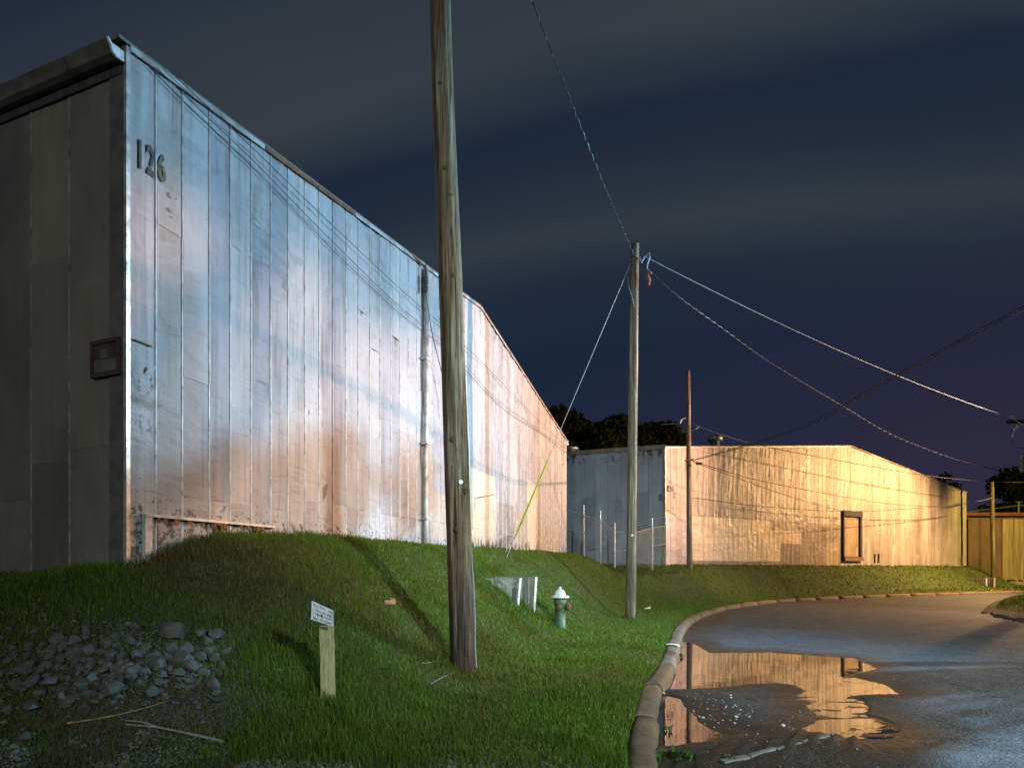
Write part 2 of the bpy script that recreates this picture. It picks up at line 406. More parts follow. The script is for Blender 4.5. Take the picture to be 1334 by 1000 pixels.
M_120 = wall_mat('weathered_sheet_metal_far', (0.41, 0.365, 0.34), (0.15, 0.10, 0.065), p120, (1.4, 1.8), streak=1.0, dents=0.4, rough=0.55, metal=0.15)
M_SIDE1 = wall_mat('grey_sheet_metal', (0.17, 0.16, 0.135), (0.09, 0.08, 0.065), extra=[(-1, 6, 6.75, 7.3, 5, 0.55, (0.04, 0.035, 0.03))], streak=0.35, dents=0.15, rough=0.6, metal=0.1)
M_SIDE2 = wall_mat('cool_lit_sheet_metal', (0.22, 0.26, 0.31), (0.10, 0.10, 0.10), extra=[(-1, 9, 6.6, 7.2, 3.5, 0.50, (0.05, 0.045, 0.05))], streak=0.6, dents=0.15, rough=0.6, metal=0.1)  # blue cast of the cool light is painted into this side wall
M_SEAM = simple('bare_metal_edge', (0.62, 0.58, 0.52), 0.4, 0.5, 0.4, 9.0)
M_PALE = simple('pale_lip_and_ledge', (0.50, 0.50, 0.50), 0.5, 0.1, 0.6, 7.0, dark=(0.22, 0.20, 0.19))  # paints the catch-light on the seam lips; the ledge is simply pale
M_GALV = simple('galvanised_steel', (0.50, 0.53, 0.55), 0.38, 0.7, 0.3, 14.0)
M_GUTTER = simple('grey_gutter_metal', (0.17, 0.16, 0.14), 0.5, 0.3, 0.3, 5.0)
M_FLASH = simple('light_flashing_metal', (0.50, 0.50, 0.50), 0.42, 0.3, 0.4, 4.0, dark=(0.22, 0.15, 0.10))
M_RUST = simple('rusty_steel', (0.22, 0.09, 0.04), 0.85, 0.0, 0.45, 9.0, dark=(0.07, 0.035, 0.02))
M_ROOF = simple('dull_roof_sheet', (0.18, 0.17, 0.16), 0.6, 0.2, 0.3, 1.0)
M_BLACKP = simple('faded_black_paint', (0.045, 0.04, 0.04), 0.7, 0.0, 0.4, 20.0, dark=(0.10, 0.085, 0.07))
M_BROWNP = simple('faded_brown_paint', (0.15, 0.12, 0.07), 0.7, 0.0, 0.4, 16.0, dark=(0.08, 0.065, 0.04))
M_WIRE = simple('black_cable', (0.03, 0.03, 0.035), 0.5, 0.0, 0.2, 5.0)
M_WOUND = simple('dull_grey_conductor', (0.15, 0.15, 0.15), 0.6, 0.0, 0.2, 5.0)
M_WIREB = simple('bare_aluminium_wire', (0.30, 0.40, 0.46), 0.5, 0.1, 0.2, 5.0)
M_GUARD = simple('yellow_plastic_guard', (0.42, 0.52, 0.03), 0.45, 0.0, 0.2, 5.0)
M_CHALK = simple('old_white_paint', (0.74, 0.74, 0.72), 0.55, 0.0, 0.25, 12.0)
M_WHITE = simple('white_enamel', (0.80, 0.81, 0.80), 0.4, 0.0, 0.15, 16.0)
M_HYD = simple('faded_green_paint', (0.075, 0.15, 0.085), 0.5, 0.0, 0.4, 14.0, dark=(0.035, 0.06, 0.035))
M_SIGN = simple('white_sign_board', (0.72, 0.76, 0.80), 0.5, 0.0, 0.25, 18.0)
M_INK = simple('dark_lettering', (0.02, 0.03, 0.05), 0.6, 0.0, 0.2, 30.0)
M_REDDARK = simple('dull_red_brown_board', (0.075, 0.04, 0.034), 0.7, 0.0, 0.4, 8.0)
M_POSTW = simple('weathered_post_timber', (0.40, 0.37, 0.20), 0.8, 0.0, 0.4, 9.0, (6, 6, 1), 0.6, 0.012, dark=(0.22, 0.21, 0.10))
M_DOORW = simple('grimy_brown_door_sheet', (0.20, 0.125, 0.08), 0.7, 0.0, 0.5, 1.2, (2, 2, 0.7), 0.3, 0.02, dark=(0.11, 0.075, 0.05))
M_DARKW = simple('dark_timber_frame', (0.07, 0.05, 0.06), 0.8, 0.0, 0.4, 6.0, (4, 4, 1), 0.5, 0.01)
M_PANEL = simple('boarded_panel_paint', (0.42, 0.30, 0.20), 0.75, 0.0, 0.4, 3.0, (2, 2, 0.6), 0.4, 0.01, dark=(0.24, 0.15, 0.09))
M_YELLOW = simple('yellowed_corrugated_sheet', (0.42, 0.36, 0.20), 0.6, 0.1, 0.5, 1.4, (3, 3, 0.25), 0.3, 0.02, dark=(0.16, 0.11, 0.05))
M_BARK = simple('bark', (0.10, 0.08, 0.06), 0.9, 0.0, 0.4, 6.0, (3, 3, 0.6), 0.8, 0.03)
M_TRAFO = simple('grey_transformer_paint', (0.45, 0.49, 0.52), 0.45, 0.2, 0.25, 6.0)
M_INSUL = simple('glazed_insulator', (0.70, 0.72, 0.74), 0.25, 0.0, 0.1, 6.0)
M_STICK = simple('dry_yellow_stick', (0.36, 0.29, 0.12), 0.8, 0.0, 0.3, 20.0)
M_BRANCH = simple('grey_dead_branch', (0.30, 0.28, 0.25), 0.85, 0.0, 0.3, 20.0)
M_PAPER = simple('salmon_brick_face', (0.55, 0.30, 0.20), 0.85, 0.0, 0.3, 20.0)
M_LAMPB = simple('street_lamp_steel', (0.25, 0.25, 0.25), 0.5, 0.6, 0.2, 6.0)

def pole_mat(name, top, bottom, zsplit):
    m, nt = new_mat(name)
    tc = nd(nt, 'ShaderNodeTexCoord').outputs['Object']
    z = nd(nt, 'ShaderNodeSeparateXYZ', {'Vector': tc}).outputs[2]
    g = noi(nt, vmap(nt, tc, (22, 22, 0.7)), 1.6, 5, 0.65, 0.35)
    g2 = noi(nt, vmap(nt, tc, (7, 7, 0.35), (3, 1, 2)), 1.5, 3, 0.6, 0.5)
    c = mix(nt, rng(nt, g, 0.3, 0.68), tuple(x * 0.22 for x in top), top)
    c = mix(nt, mth(nt, 'MULTIPLY', rng(nt, g2, 0.52, 0.66), 0.7), c, (top[0] * 0.45, top[1] * 0.33, top[2] * 0.20))
    pale = noi(nt, vmap(nt, tc, (14, 14, 0.55), (8, 8, 1)), 1.2, 3, 0.5)
    c = mix(nt, mth(nt, 'MULTIPLY', rng(nt, pale, 0.58, 0.66), 0.75), c, (0.42, 0.38, 0.30))
    zz = mth(nt, 'ADD', z, mth(nt, 'MULTIPLY', mth(nt, 'SUBTRACT', pale, 0.5), 2.2))
    c = mix(nt, rng(nt, zz, zsplit + 0.35, zsplit - 0.5), c, mix(nt, rng(nt, g, 0.35, 0.65), tuple(x * 0.4 for x in bottom), bottom))
    ck = noi(nt, vmap(nt, tc, (34, 34, 0.42), (2, 5, 1)), 1.5, 3, 0.55, 0.25)
    crk = mth(nt, 'MULTIPLY', rng(nt, mth(nt, 'ABSOLUTE', mth(nt, 'SUBTRACT', ck, 0.5)), 0.022, 0.006), rng(nt, g2, 0.40, 0.50))
    c = mix(nt, mth(nt, 'MULTIPLY', crk, 0.85), c, (0.025, 0.018, 0.013))
    finish(nt, c, 0.78, 0.0, mth(nt, 'SUBTRACT', g, crk), 1.0, 0.03)
    return m
M_POLE1 = pole_mat('split_grey_pole_timber', (0.30, 0.225, 0.135), (0.085, 0.048, 0.038), 0.95)
M_POLE2 = pole_mat('greenish_pole_timber', (0.24, 0.20, 0.13), (0.18, 0.15, 0.10), 0.2)

def concrete(name, col, streaky=0.0, moss=0.0):
    m, nt = new_mat(name)
    v = nd(nt, 'ShaderNodeTexCoord').outputs['Object']
    a = noi(nt, v, 5.0, 6, 0.65); b = noi(nt, v, 38.0, 3, 0.6)
    c = mix(nt, rng(nt, a, 0.3, 0.7), tuple(x * 0.5 for x in col), col)
    c = mix(nt, mth(nt, 'MULTIPLY', rng(nt, b, 0.55, 0.7), 0.35), c, tuple(x * 0.4 for x in col))
    if streaky:
        s = noi(nt, vmap(nt, v, (9, 9, 0.6)), 1.6, 4, 0.6)
        c = mix(nt, mth(nt, 'MULTIPLY', rng(nt, s, 0.5, 0.62), streaky), c, (0.62, 0.64, 0.64))
        c = mix(nt, mth(nt, 'MULTIPLY', rng(nt, s, 0.45, 0.33), streaky), c, (0.06, 0.05, 0.045))
        l = noi(nt, vmap(nt, v, (1, 1, 1), (5, 2, 3)), 3.2, 4, 0.7)
        c = mix(nt, mth(nt, 'MULTIPLY', rng(nt, l, 0.60, 0.64), 0.6), c, (0.45, 0.52, 0.50))
    finish(nt, c, 0.8, 0.0, mth(nt, 'ADD', a, mth(nt, 'MULTIPLY', b, 0.4)), 0.5, 0.02)
    return m
M_CONC = concrete('stained_concrete', (0.24, 0.23, 0.185), 0.45)
M_KERB = concrete('muddy_kerb_concrete', (0.21, 0.145, 0.095))
M_DOCK = concrete('pale_dock_concrete', (0.36, 0.32, 0.25))
M_ROCK = concrete('rough_grey_rubble', (0.125, 0.123, 0.115))
M_GRAV = concrete('fine_gravel', (0.22, 0.22, 0.20))
M_PEB = concrete('pale_pebble', (0.55, 0.55, 0.52))

m_, nt = new_mat('grass_blade'); M_GRASS = m_
at = nd(nt, 'ShaderNodeAttribute', attribute_name='col').outputs['Color']
d_ = nd(nt, 'ShaderNodeBsdfDiffuse', {'Color': at}); t_ = nd(nt, 'ShaderNodeBsdfTranslucent', {'Color': at})
g_ = nd(nt, 'ShaderNodeBsdfGlossy', {'Color': c4((0.7, 0.8, 0.6)), 'Roughness': 0.5})
a_ = nd(nt, 'ShaderNodeMixShader', {'Fac': 0.3, 1: d_.outputs[0], 2: t_.outputs[0]})
b_ = nd(nt, 'ShaderNodeMixShader', {'Fac': 0.03, 1: a_.outputs[0], 2: g_.outputs[0]})
nd(nt, 'ShaderNodeOutputMaterial', {'Surface': b_.outputs[0]})

def leaf_mat(name, c0, c1):
    m, nt = new_mat(name)
    v = nd(nt, 'ShaderNodeTexCoord').outputs['Object']
    g = nd(nt, 'ShaderNodeNewGeometry').outputs['Random Per Island']
    c = mix(nt, g, c0, c1)
    c = mix(nt, mth(nt, 'MULTIPLY', rng(nt, noi(nt, v, 0.5, 2), 0.4, 0.6), 0.35), c, tuple(x * 0.6 for x in c0))
    d = nd(nt, 'ShaderNodeBsdfDiffuse', {'Color': c}); t = nd(nt, 'ShaderNodeBsdfTranslucent', {'Color': c})
    mx = nd(nt, 'ShaderNodeMixShader', {'Fac': 0.25, 1: d.outputs[0], 2: t.outputs[0]})
    nd(nt, 'ShaderNodeOutputMaterial', {'Surface': mx.outputs[0]})
    return m
M_LEAF = leaf_mat('dark_tree_leaves', (0.045, 0.055, 0.018), (0.10, 0.095, 0.035))
M_WEED = leaf_mat('weed_leaves', (0.05, 0.10, 0.03), (0.12, 0.20, 0.07))

m_, nt = new_mat('soil_and_turf'); M_SOIL = m_
v = nd(nt, 'ShaderNodeTexCoord').outputs['Object']
a = noi(nt, v, 1.1, 5, 0.65); b = noi(nt, v, 22.0, 4, 0.7); e = nd(nt, 'ShaderNodeAttribute', attribute_name='bare').outputs['Fac']
c = mix(nt, rng(nt, b, 0.35, 0.65), (0.040, 0.072, 0.008), (0.068, 0.115, 0.012))
c = mix(nt, mth(nt, 'MULTIPLY', rng(nt, a, 0.5, 0.7), 0.5), c, (0.05, 0.035, 0.015))
s_ = mix(nt, rng(nt, b, 0.4, 0.62), (0.030, 0.022, 0.015), (0.105, 0.088, 0.068))
c = mix(nt, e, c, s_)
finish(nt, c, 0.9, 0.0, b, 0.8, 0.05)

# road: attributes wet (standing film), mud
m_, nt = new_mat('wet_asphalt'); M_ROAD = m_
v = nd(nt, 'ShaderNodeTexCoord').outputs['Object']
wet = nd(nt, 'ShaderNodeAttribute', attribute_name='wet').outputs['Fac']; mud = nd(nt, 'ShaderNodeAttribute', attribute_name='mud').outputs['Fac']
fine = noi(nt, v, 60.0, 3, 0.7); med = noi(nt, v, 2.2, 5, 0.6); big = noi(nt, vmap(nt, v, (0.35, 1, 1)), 0.5, 4, 0.6, 0.8)
vor = nd(nt, 'ShaderNodeTexVoronoi', {'Vector': v, 'Scale': 55.0}, feature='F1').outputs['Distance']
c = mix(nt, rng(nt, fine, 0.35, 0.68), (0.016, 0.018, 0.022), (0.095, 0.103, 0.12))
c = mix(nt, rng(nt, med, 0.35, 0.7, 0.0, 0.6), c, (0.035, 0.034, 0.036))
c = mix(nt, rng(nt, big, 0.45, 0.62, 0.0, 0.5), c, (0.10, 0.105, 0.115))
blt = noi(nt, vmap(nt, v, (0.8, 1.0, 1), (4, 9, 0)), 1.7, 5, 0.7, 0.5)
c = mix(nt, rng(nt, blt, 0.50, 0.62, 0.0, 0.6), c, (0.020, 0.019, 0.019))
# cracks
cr = nd(nt, 'ShaderNodeTexVoronoi', {'Vector': vmap(nt, mix(nt, 0.12, v, nd(nt, 'ShaderNodeTexNoise', {'Vector': v, 'Scale': 1.4}).outputs['Color']), (0.35, 0.55, 1)), 'Scale': 1.1}, feature='DISTANCE_TO_EDGE').outputs['Distance']
crk = rng(nt, cr, 0.016, 0.004)
c = mix(nt, mth(nt, 'MULTIPLY', crk, 0.85), c, (0.015, 0.015, 0.015))
mc = mix(nt, rng(nt, fine, 0.4, 0.65), (0.022, 0.014, 0.009), (0.060, 0.042, 0.028))
c = mix(nt, mud, c, mc)
ro = rng(nt, med, 0.3, 0.7, 0.66, 0.82)
ro = mth(nt, 'MAXIMUM', mth(nt, 'SUBTRACT', ro, mth(nt, 'MULTIPLY', wet, 0.36)), 0.14)
vc = nd(nt, 'ShaderNodeTexVoronoi', {'Vector': v, 'Scale': 75.0}, feature='F1').outputs['Color']
sp_ = nd(nt, 'ShaderNodeSeparateColor', {'Color': vc}).outputs[0]
c = mix(nt, mth(nt, 'MULTIPLY', rng(nt, sp_, 0.55, 0.95), mth(nt, 'SUBTRACT', 0.75, mth(nt, 'MULTIPLY', mud, 0.6))), c, (0.17, 0.185, 0.205))
c = mix(nt, mth(nt, 'MULTIPLY', rng(nt, sp_, 0.42, 0.10), 0.8), c, (0.012, 0.012, 0.014))
hb = mth(nt, 'ADD', mth(nt, 'MULTIPLY', fine, 0.5), mth(nt, 'MULTIPLY', vor, 0.9))
hb = mth(nt, 'SUBTRACT', hb, mth(nt, 'MULTIPLY', crk, 1.0))
finish(nt, c, ro, 0.0, hb, 0.8, 0.008, **{'Specular IOR Level': 0.35})

m_, nt = new_mat('still_brown_water'); M_WATER = m_
v = nd(nt, 'ShaderNodeTexCoord').outputs['Object']
rip = noi(nt, vmap(nt, v, (1, 2.2, 1)), 2.0, 2, 0.5)
finish(nt, (0.030, 0.020, 0.013), 0.015, 0.0, rip, 0.02, 0.05, **{'IOR': 1.75, 'Specular IOR Level': 0.8})

# ------------------------------------------------------------------ ground sheets
def grid_lines(segs):
    out = []
    for a, b, st in segs:
        out += list(np.arange(a, b, st))
    out.append(segs[-1][1]); return np.array(out)
def grid(xs, ys):
    X, Y = np.meshgrid(xs, ys); nx, ny = len(xs), len(ys)
    i = np.arange(nx * ny).reshape(ny, nx)
    q = np.stack((i[:-1, :-1], i[:-1, 1:], i[1:, 1:], i[1:, :-1]), -1).reshape(-1, 4)
    return X.ravel(), Y.ravel(), q

def px_poly(pts):
    out = []
    for u, v in pts:
        Y = CAMZ * F / (v - HV); out.append(((u - CU) / F * Y, Y))
    return np.array(out)
PUD = [px_poly([(884, 836), (898, 836), (911, 841.5), (926, 850), (1000, 849), (1064, 853.5), (1115, 857), (1124, 862), (1142, 869.5), (1130, 873), (1104, 880), (1153, 891), (1171, 903), (1130, 903), (1105, 906), (1118, 919),
                (1110, 930), (1090, 945), (1066, 941), (1072, 927), (1062, 917), (1038, 905), (1049, 899), (1036, 892), (1013, 888.6), (977, 890), (936, 896), (900, 898), (855, 898)]),
       px_poly([(852, 905), (871.5, 905), (888, 909), (891, 918), (903, 929), (911, 939.6), (929, 950), (951, 957), (924, 964), (890, 970), (848, 974)]),
       px_poly([(1040, 948), (1066, 940), (1090, 935), (1135, 935), (1156, 946), (1142, 960), (1100, 962), (1064, 956)])]
def poly_sd(x, y, poly):
    n = len(poly); d = np.full(len(x), 1e9); ins = np.zeros(len(x), bool)
    for i in range(n):
        a = poly[i]; b = poly[(i + 1) % n]; e = b - a
        t = np.clip(((x - a[0]) * e[0] + (y - a[1]) * e[1]) / (e @ e), 0, 1)
        d = np.minimum(d, np.hypot(x - a[0] - t * e[0], y - a[1] - t * e[1]))
        c = ((a[1] > y) != (b[1] > y)) & (x < (b[0] - a[0]) * (y - a[1]) / (b[1] - a[1] + 1e-12) + a[0]); ins ^= c
    return np.where(ins, d, -d)
WATER_Z = -0.004
def road_fields(x, y):
    s = np.full(len(x), -9.0)
    near = (x > 0.3) & (x < 9) & (y > 3) & (y < 16)
    for p in PUD:
        s[near] = np.maximum(s[near], poly_sd(x[near], y[near], p))
    ripple = sstep((x - 2.9) / 0.5) * (y < 6.9)             # shallow, broken film at the right
    jag = 0.07 * fbm(x * 5, y * 4, 4, 4) + 0.03 * fbm(x * 21, y * 17, 2, 14)
    z = -np.clip((s + jag) * 0.10, -0.012, 0.03) + WATER_Z
    z = z + 0.004 * fbm(x * 14, y * 14, 2, 6) * (s > -0.6)
    z = np.where((ripple > 0) & (s > -0.12), z * (1 - ripple) + ripple * (WATER_Z - 0.0012 + 0.022 * fbm(x * 3.2, y * 13, 4, 8) - 0.02 * np.clip(s, -0.2, 0.1)), z)
    hump = np.exp(-(((x - 2.35) / 0.75) ** 2 + ((y - 7.1) / 0.75) ** 2)); z = z + 0.02 * hump * (s < 0)
    lowr = np.exp(-((y - (4.75 + 0.32 * (x - 1.6))) / 0.28) ** 2) * sstep((x - 0.9) / 0.4) * (x < 3.2)
    z = z + np.where(s < 0, 0.035 * lowr + 0.012 * lowr * np.sin((x - 0.75 * y) * 34 + 3 * fbm(x * 2, y * 2, 2, 1)), 0)
    z = z + 0.02 * fbm(x * 0.35, y * 0.35, 3, 12) * (s < -0.8)
    wet = np.clip(1 + s / 0.9, 0, 1) + 1.1 * np.exp(-(((x - 3.35 - 0.25 * (5.8 - y)) / 0.55) ** 2 + ((y - 5.9) / 1.0) ** 2)) * (0.6 + 1.5 * fbm(x * 2.5, y * 9, 3, 77))
    strip = sstep(1 - (x - np.interp(y, KERB[:, 1], KERB[:, 0])) / 1.3) * (y < 20)
    mud = np.clip(sstep(1 + (s + 0.5 * fbm(x * 1.2, y * 1.2, 3, 3)) / 0.75) + 0.9 * strip + 0.9 * sstep((5.9 - y) / 0.8) * sstep((3.9 - x + 0.8 * fbm(x * 1.5, y * 1.5, 2, 14)) / 0.9), 0, 1)
    mud = np.clip(mud - 0.7 * np.exp(-(((x - 2.35) / 0.45) ** 2 + ((y - 7.0) / 0.5) ** 2)), 0, 1)
    return z, np.maximum(wet, 0.7 * strip), mud
xs = grid_lines([(-1, 0.8, 0.3), (0.8, 5.4, 0.024), (5.4, 9, 0.08), (9, 20, 0.4), (20, 130, 2.5)])
ys = grid_lines([(-30, 3, 1.5), (3, 4, 0.1), (4, 8, 0.022), (8, 12.5, 0.05), (12.5, 20, 0.15), (20, 45, 0.5), (45, 90, 3)])
gx, gy, q = grid(xs, ys)
gz, wet, mud = road_fields(gx, gy)
kd, _ = kerb_dist(gx, gy)
keep = (kd[q] < 0.35).any(1)
rd, _ = right_dist(gx, gy); keep &= (rd[q] < 0.8).any(1)
road = bigmesh('road', np.stack((gx, gy, gz), 1), q[keep].ravel(), 4, M_ROAD, {'wet': wet, 'mud': mud}, True)
setp(road, 'wet dark asphalt road curving right past the warehouses', kind='structure')

for i, p in enumerate(PUD):      # a flat sheet of water in each dip of the road
    c = p.mean(0); e = np.array([q_ + (q_ - c) / np.linalg.norm(q_ - c) * 0.25 for q_ in p])
    x0, y0 = p.min(0) - 0.2; x1, y1 = p.max(0) + 0.2
    if i == 2: continue          # the broken film lies on the first sheet
    if i == 0: y0 = 5.05; x1 = max(x1, 4.3)
    else: y1 = 6.95; x1 = 2.6; y0 = 4.8
    if i == 0:
        vs = [(x0, 6.96), (x0, y1), (x1, y1), (x1, y0), (2.61, y0), (2.61, 6.96)]
    else:
        vs = [(x0, y0), (x0, y1), (x1, y1), (x1, y0)]
    f = [tuple(range(len(vs) - 1, -1, -1))]
    o = mesh('puddle_water', [(a_, b_, WATER_Z) for a_, b_ in vs], f, M_WATER)
    setp(o, ('long still puddle along the kerb reflecting the far wall', 'small puddle in the near corner by the kerb')[i], kind='structure')

# grass ground
xs = grid_lines([(-400, -60, 40), (-60, -12, 4), (-12, 10, 0.10), (10, 36, 0.3), (36, 80, 4), (80, 400, 40)])
ys = grid_lines([(-300, -40, 40), (-40, -2, 2), (-2, 2, 0.3), (2, 16, 0.09), (16, 42, 0.25), (42, 90, 4), (90, 700, 40)])
gx, gy, q = grid(xs, ys)
kd, ki = kerb_dist(gx, gy)
step = np.where((gx > -1) & (gx < 10) & (gy < 16) & (gy > 2), 0.13, np.where((gx < 36) & (gy < 42) & (gy > -2), 0.42, 3.0))
snap = np.abs(kd - 0.10) < step
gx = np.where(snap & (kd < 0.10 + step * 0.5), _ks[ki, 0] + _kn[ki, 0] * 0.10, gx); gy = np.where(snap & (kd < 0.10 + step * 0.5), _ks[ki, 1] + _kn[ki, 1] * 0.10, gy)
kd2, _ = kerb_dist(gx, gy)
gz = height_k(gx, gy, kd2)
gz = np.where(kd2 < 0.19, 0.06, gz)
kf = (kd2[q] > 0.07).all(1) & ((gx[q] > -60).all(1) | True)
def bare_f(x, y):
    b = 0.35 + 1.6 * fbm(x * 0.9, y * 0.9, 4, 21)
    b = np.clip(b, 0, 1) * 0.5
    pile = np.exp(-(((x + 2.9) / 1.0) ** 2 + ((y - 4.35) / 0.7) ** 2))
    low = sstep((4.05 + 0.25 * fbm(x * 2, y * 2, 2, 2) - y) / 0.35)
    foot = np.exp(-(((x + 3.9) / 0.9) ** 2 + ((y - 5.6) / 0.35) ** 2))
    return np.clip(b + 0.85 * pile + 0.9 * low + 0.8 * foot, 0, 1)
ground = bigmesh('ground', np.stack((gx, gy, gz), 1), q[kf].ravel(), 4, M_SOIL, {'bare': bare_f(gx, gy)}, True)
setp(ground, 'sloping grass bank and verge below the warehouses', kind='structure')
# land right of the road
xs = grid_lines([(7, 15, 0.5), (15, 34, 0.25), (34, 80, 3), (80, 400, 40)]); ys = grid_lines([(-200, -30, 20), (-30, 14, 1.0), (14, 36, 0.22), (36, 60, 3)])
gx, gy, q = grid(xs, ys); rd, ri = right_dist(gx, gy)
def rheight(x, y, rd): return 0.05 + 0.22 * sstep(rd / 1.2) + 0.05 * fbm(x * 1.5, y * 1.5, 3, 6)
sn = (np.abs(rd) < 0.5) & (rd < 0.2)
gx = np.where(sn, RD[ri, 0], gx); gy = np.where(sn, RD[ri, 1], gy); rd = np.where(sn, 0, rd)
gz = np.where(rd <= 0.001, -0.03, rheight(gx, gy, rd)); kf = (rd[q] > -0.01).all(1)
rl = bigmesh('far_verge', np.stack((gx, gy, gz), 1), q[kf].ravel(), 4, M_SOIL, {'bare': np.clip(0.9 - rd, 0, 1)}, True)
setp(rl, 'grass verge on the right of the road', kind='structure')

# ------------------------------------------------------------------ kerb
kerb = thing('kerb', (KERB[5][0], KERB[5][1], 0), 'mud stained concrete kerb along the left of the road', None); kerb['kind'] = 'structure'
PROF = [(-0.02, -0.12), (-0.012, 0.02), (-0.004, 0.075), (0.014, 0.118), (0.045, 0.142), (0.09, 0.150), (0.15, 0.150), (0.195, 0.142), (0.213, 0.12), (0.22, 0.05), (0.22, -0.12)]
cum = np.concatenate(([0], np.cumsum(np.linalg.norm(np.diff(KD, axis=0), axis=1))))
s = np.interp(0.0, KD[:, 1], cum); s_end = cum[-1] - 40; k = 0
while s < s_end:
    Ls = 1.25 + 0.5 * random.random() + 0.02 * k
    tt = np.linspace(s + 0.006, s + Ls - 0.006, max(6, int(Ls / 0.10)) if KD[min(len(KD) - 1, int(np.searchsorted(cum, s))), 1] < 16 else 4)
    jx, jz = (random.uniform(-0.022, 0.022), random.uniform(-0.014, 0.01)) if s < np.interp(9.0, KD[:, 1], cum) else (random.uniform(-0.008, 0.008), random.uniform(-0.005, 0.005))
    V = []; Fc = []
    for m, t in enumerate(tt):
        c = np.array((np.interp(t, cum, KD[:, 0]), np.interp(t, cum, KD[:, 1]))); n = np.array((np.interp(t, cum, KN[:, 0]), np.interp(t, cum, KN[:, 1])))
        end = 0.012 if m in (0, len(tt) - 1) else 0.0
        for (a, z) in PROF:
            w = 0.010 * (mnoise.noise(Vector((t * 3, a * 9, z * 9)))) + 0.009 * mnoise.noise(Vector((t * 9, a * 15, z * 15)))
            pp = c + n * (a + jx + w); V.append((pp[0], pp[1], z + jz + w - (end if z > 0 else 0)))
    npf = len(PROF)
    for m in range(len(tt) - 1):
        for j in range(npf - 1):
            Fc.append((m * npf + j, (m + 1) * npf + j, (m + 1) * npf + j + 1, m * npf + j + 1))
    Fc.append(tuple(range(npf))); Fc.append(tuple((len(tt) - 1) * npf + j for j in range(npf - 1, -1, -1)))
    o = mesh('kerb_stone', V, Fc, M_KERB, kerb, smooth=True)
    for kk in (-1, -2): o.data.polygons[kk].use_smooth = False
    s += Ls; k += 1
# white painted collar on the kerb
t0 = np.interp(10.15, KD[:, 1], cum); V = []; Fc = []
for m, t in enumerate(np.linspace(t0, t0 + 0.16, 3)):
    c = np.array((np.interp(t, cum, KD[:, 0]), np.interp(t, cum, KD[:, 1]))); n = np.array((np.interp(t, cum, KN[:, 0]), np.interp(t, cum, KN[:, 1])))
    for (a, z) in PROF[3:8]:
        pp = c + n * (0.1 + (a - 0.1) * 1.28); V.append((pp[0], pp[1], z * 1.06 + 0.02))
for m in range(2):
    for j in range(4): Fc.append((m * 5 + j, (m + 1) * 5 + j, (m + 1) * 5 + j + 1, m * 5 + j + 1))
o = mesh('paint_band', V, Fc, M_CHALK, kerb); o['label'] = 'white painted band across the kerb'

# broken concrete strip at the foot of the photo
ap = thing('concrete_edging', (2.2, 4.85, 0.02), 'thin broken strip of pale concrete lying across the muddy road edge', 'edging')
pts = [P(940, 994, 4.5), P(975, 987, 4.62), P(1010, 979, 4.8), P(1045, 971, 4.98), P(1086, 961, 5.2)]
for i in range(4):
    a, b = pts[i], pts[i + 1]; d = (b - a); rz = math.atan2(d.y, d.x); c = (a + b) / 2
    MB().box((c.x, c.y, 0.012 + 0.006 * (i % 2)), (d.length * 0.97, 0.035 + 0.02 * (i == 0), 0.05), rz + random.uniform(-.05, .05)).obj('concrete_piece', M_GRAV, ap)

# ------------------------------------------------------------------ warehouses
def wall_xyz(A, D, N, s, z, off):
    return (A[0] + D[0] * s + N[0] * off, A[1] + D[1] * s + N[1] * off, z)
def panel(A, D, N, s0, s1, zb, zt0, zt1, mat, parent, lip=0.014, dent=0.016, nm='wall_panel', rows=7, seed=0.0, base_off=0.02, mids=2, seam_mat=None):
    """one metal sheet: folded edges, raised seam on its right, slightly dented"""
    w = s1 - s0
    cs = [(s0 + 0.001, -0.006), (s0 + 0.005, 0)] + [(s0 + 0.006 + (w - 0.045) * (k + 1) / (mids + 1), 1) for k in range(mids)] + [(s1 - 0.034, 0), (s1 - 0.022, lip), (s1 - 0.010, lip), (s1 - 0.001, -0.006)]
    V, UV, Fc = [], [], []
    zr = [0.0] + [(k + 0.5) / rows for k in range(rows)] + [1.0]
    for r, fz in enumerate(zr):
        for (s, o) in cs:
            zt = zt0 + (zt1 - zt0) * (s - s0) / w; z = zb + (zt - zb) * fz
            off = base_off + (o if o != 1 else 0)
            if o == 1: off += dent * 2.2 * mnoise.noise(Vector((s * 2.1 + seed, z * 1.3, seed))) + dent * 1.2 * mnoise.noise(Vector((s * 5.5, z * 3.2 + seed, 3)))
            if r == 0: off += 0.004 * (1 if o >= 0 else 0)
            V.append(wall_xyz(A, D, N, s, z, off)); UV.append((s, z))
    nc = len(cs)
    for r in range(len(zr) - 1):
        for k in range(nc - 1):
            Fc.append((r * nc + k, r * nc + k + 1, (r + 1) * nc + k + 1, (r + 1) * nc + k))
    for r, rev in ((0, True), (len(zr) - 1, False)):       # fold back at the top and bottom edges
        b = len(V)
        for k, (s, o) in enumerate(cs):
            z = V[r * nc + k][2]; V.append(wall_xyz(A, D, N, s, z, 0.0)); UV.append((s, z))
        for k in range(nc - 1):
            f = (r * nc + k, b + k, b + k + 1, r * nc + k + 1); Fc.append(f if rev else f[::-1])
    o = mesh(nm, V, Fc, mat, parent, UV)
    if seam_mat:                                            # pale colour paints the lit lip of the folded seam
        o.data.materials.append(seam_mat); nq = (len(zr) - 1) * (nc - 1)
        for k in range(nq):
            if k % (nc - 1) in (nc - 4, nc - 3): o.data.polygons[k].material_index = 1
    return o

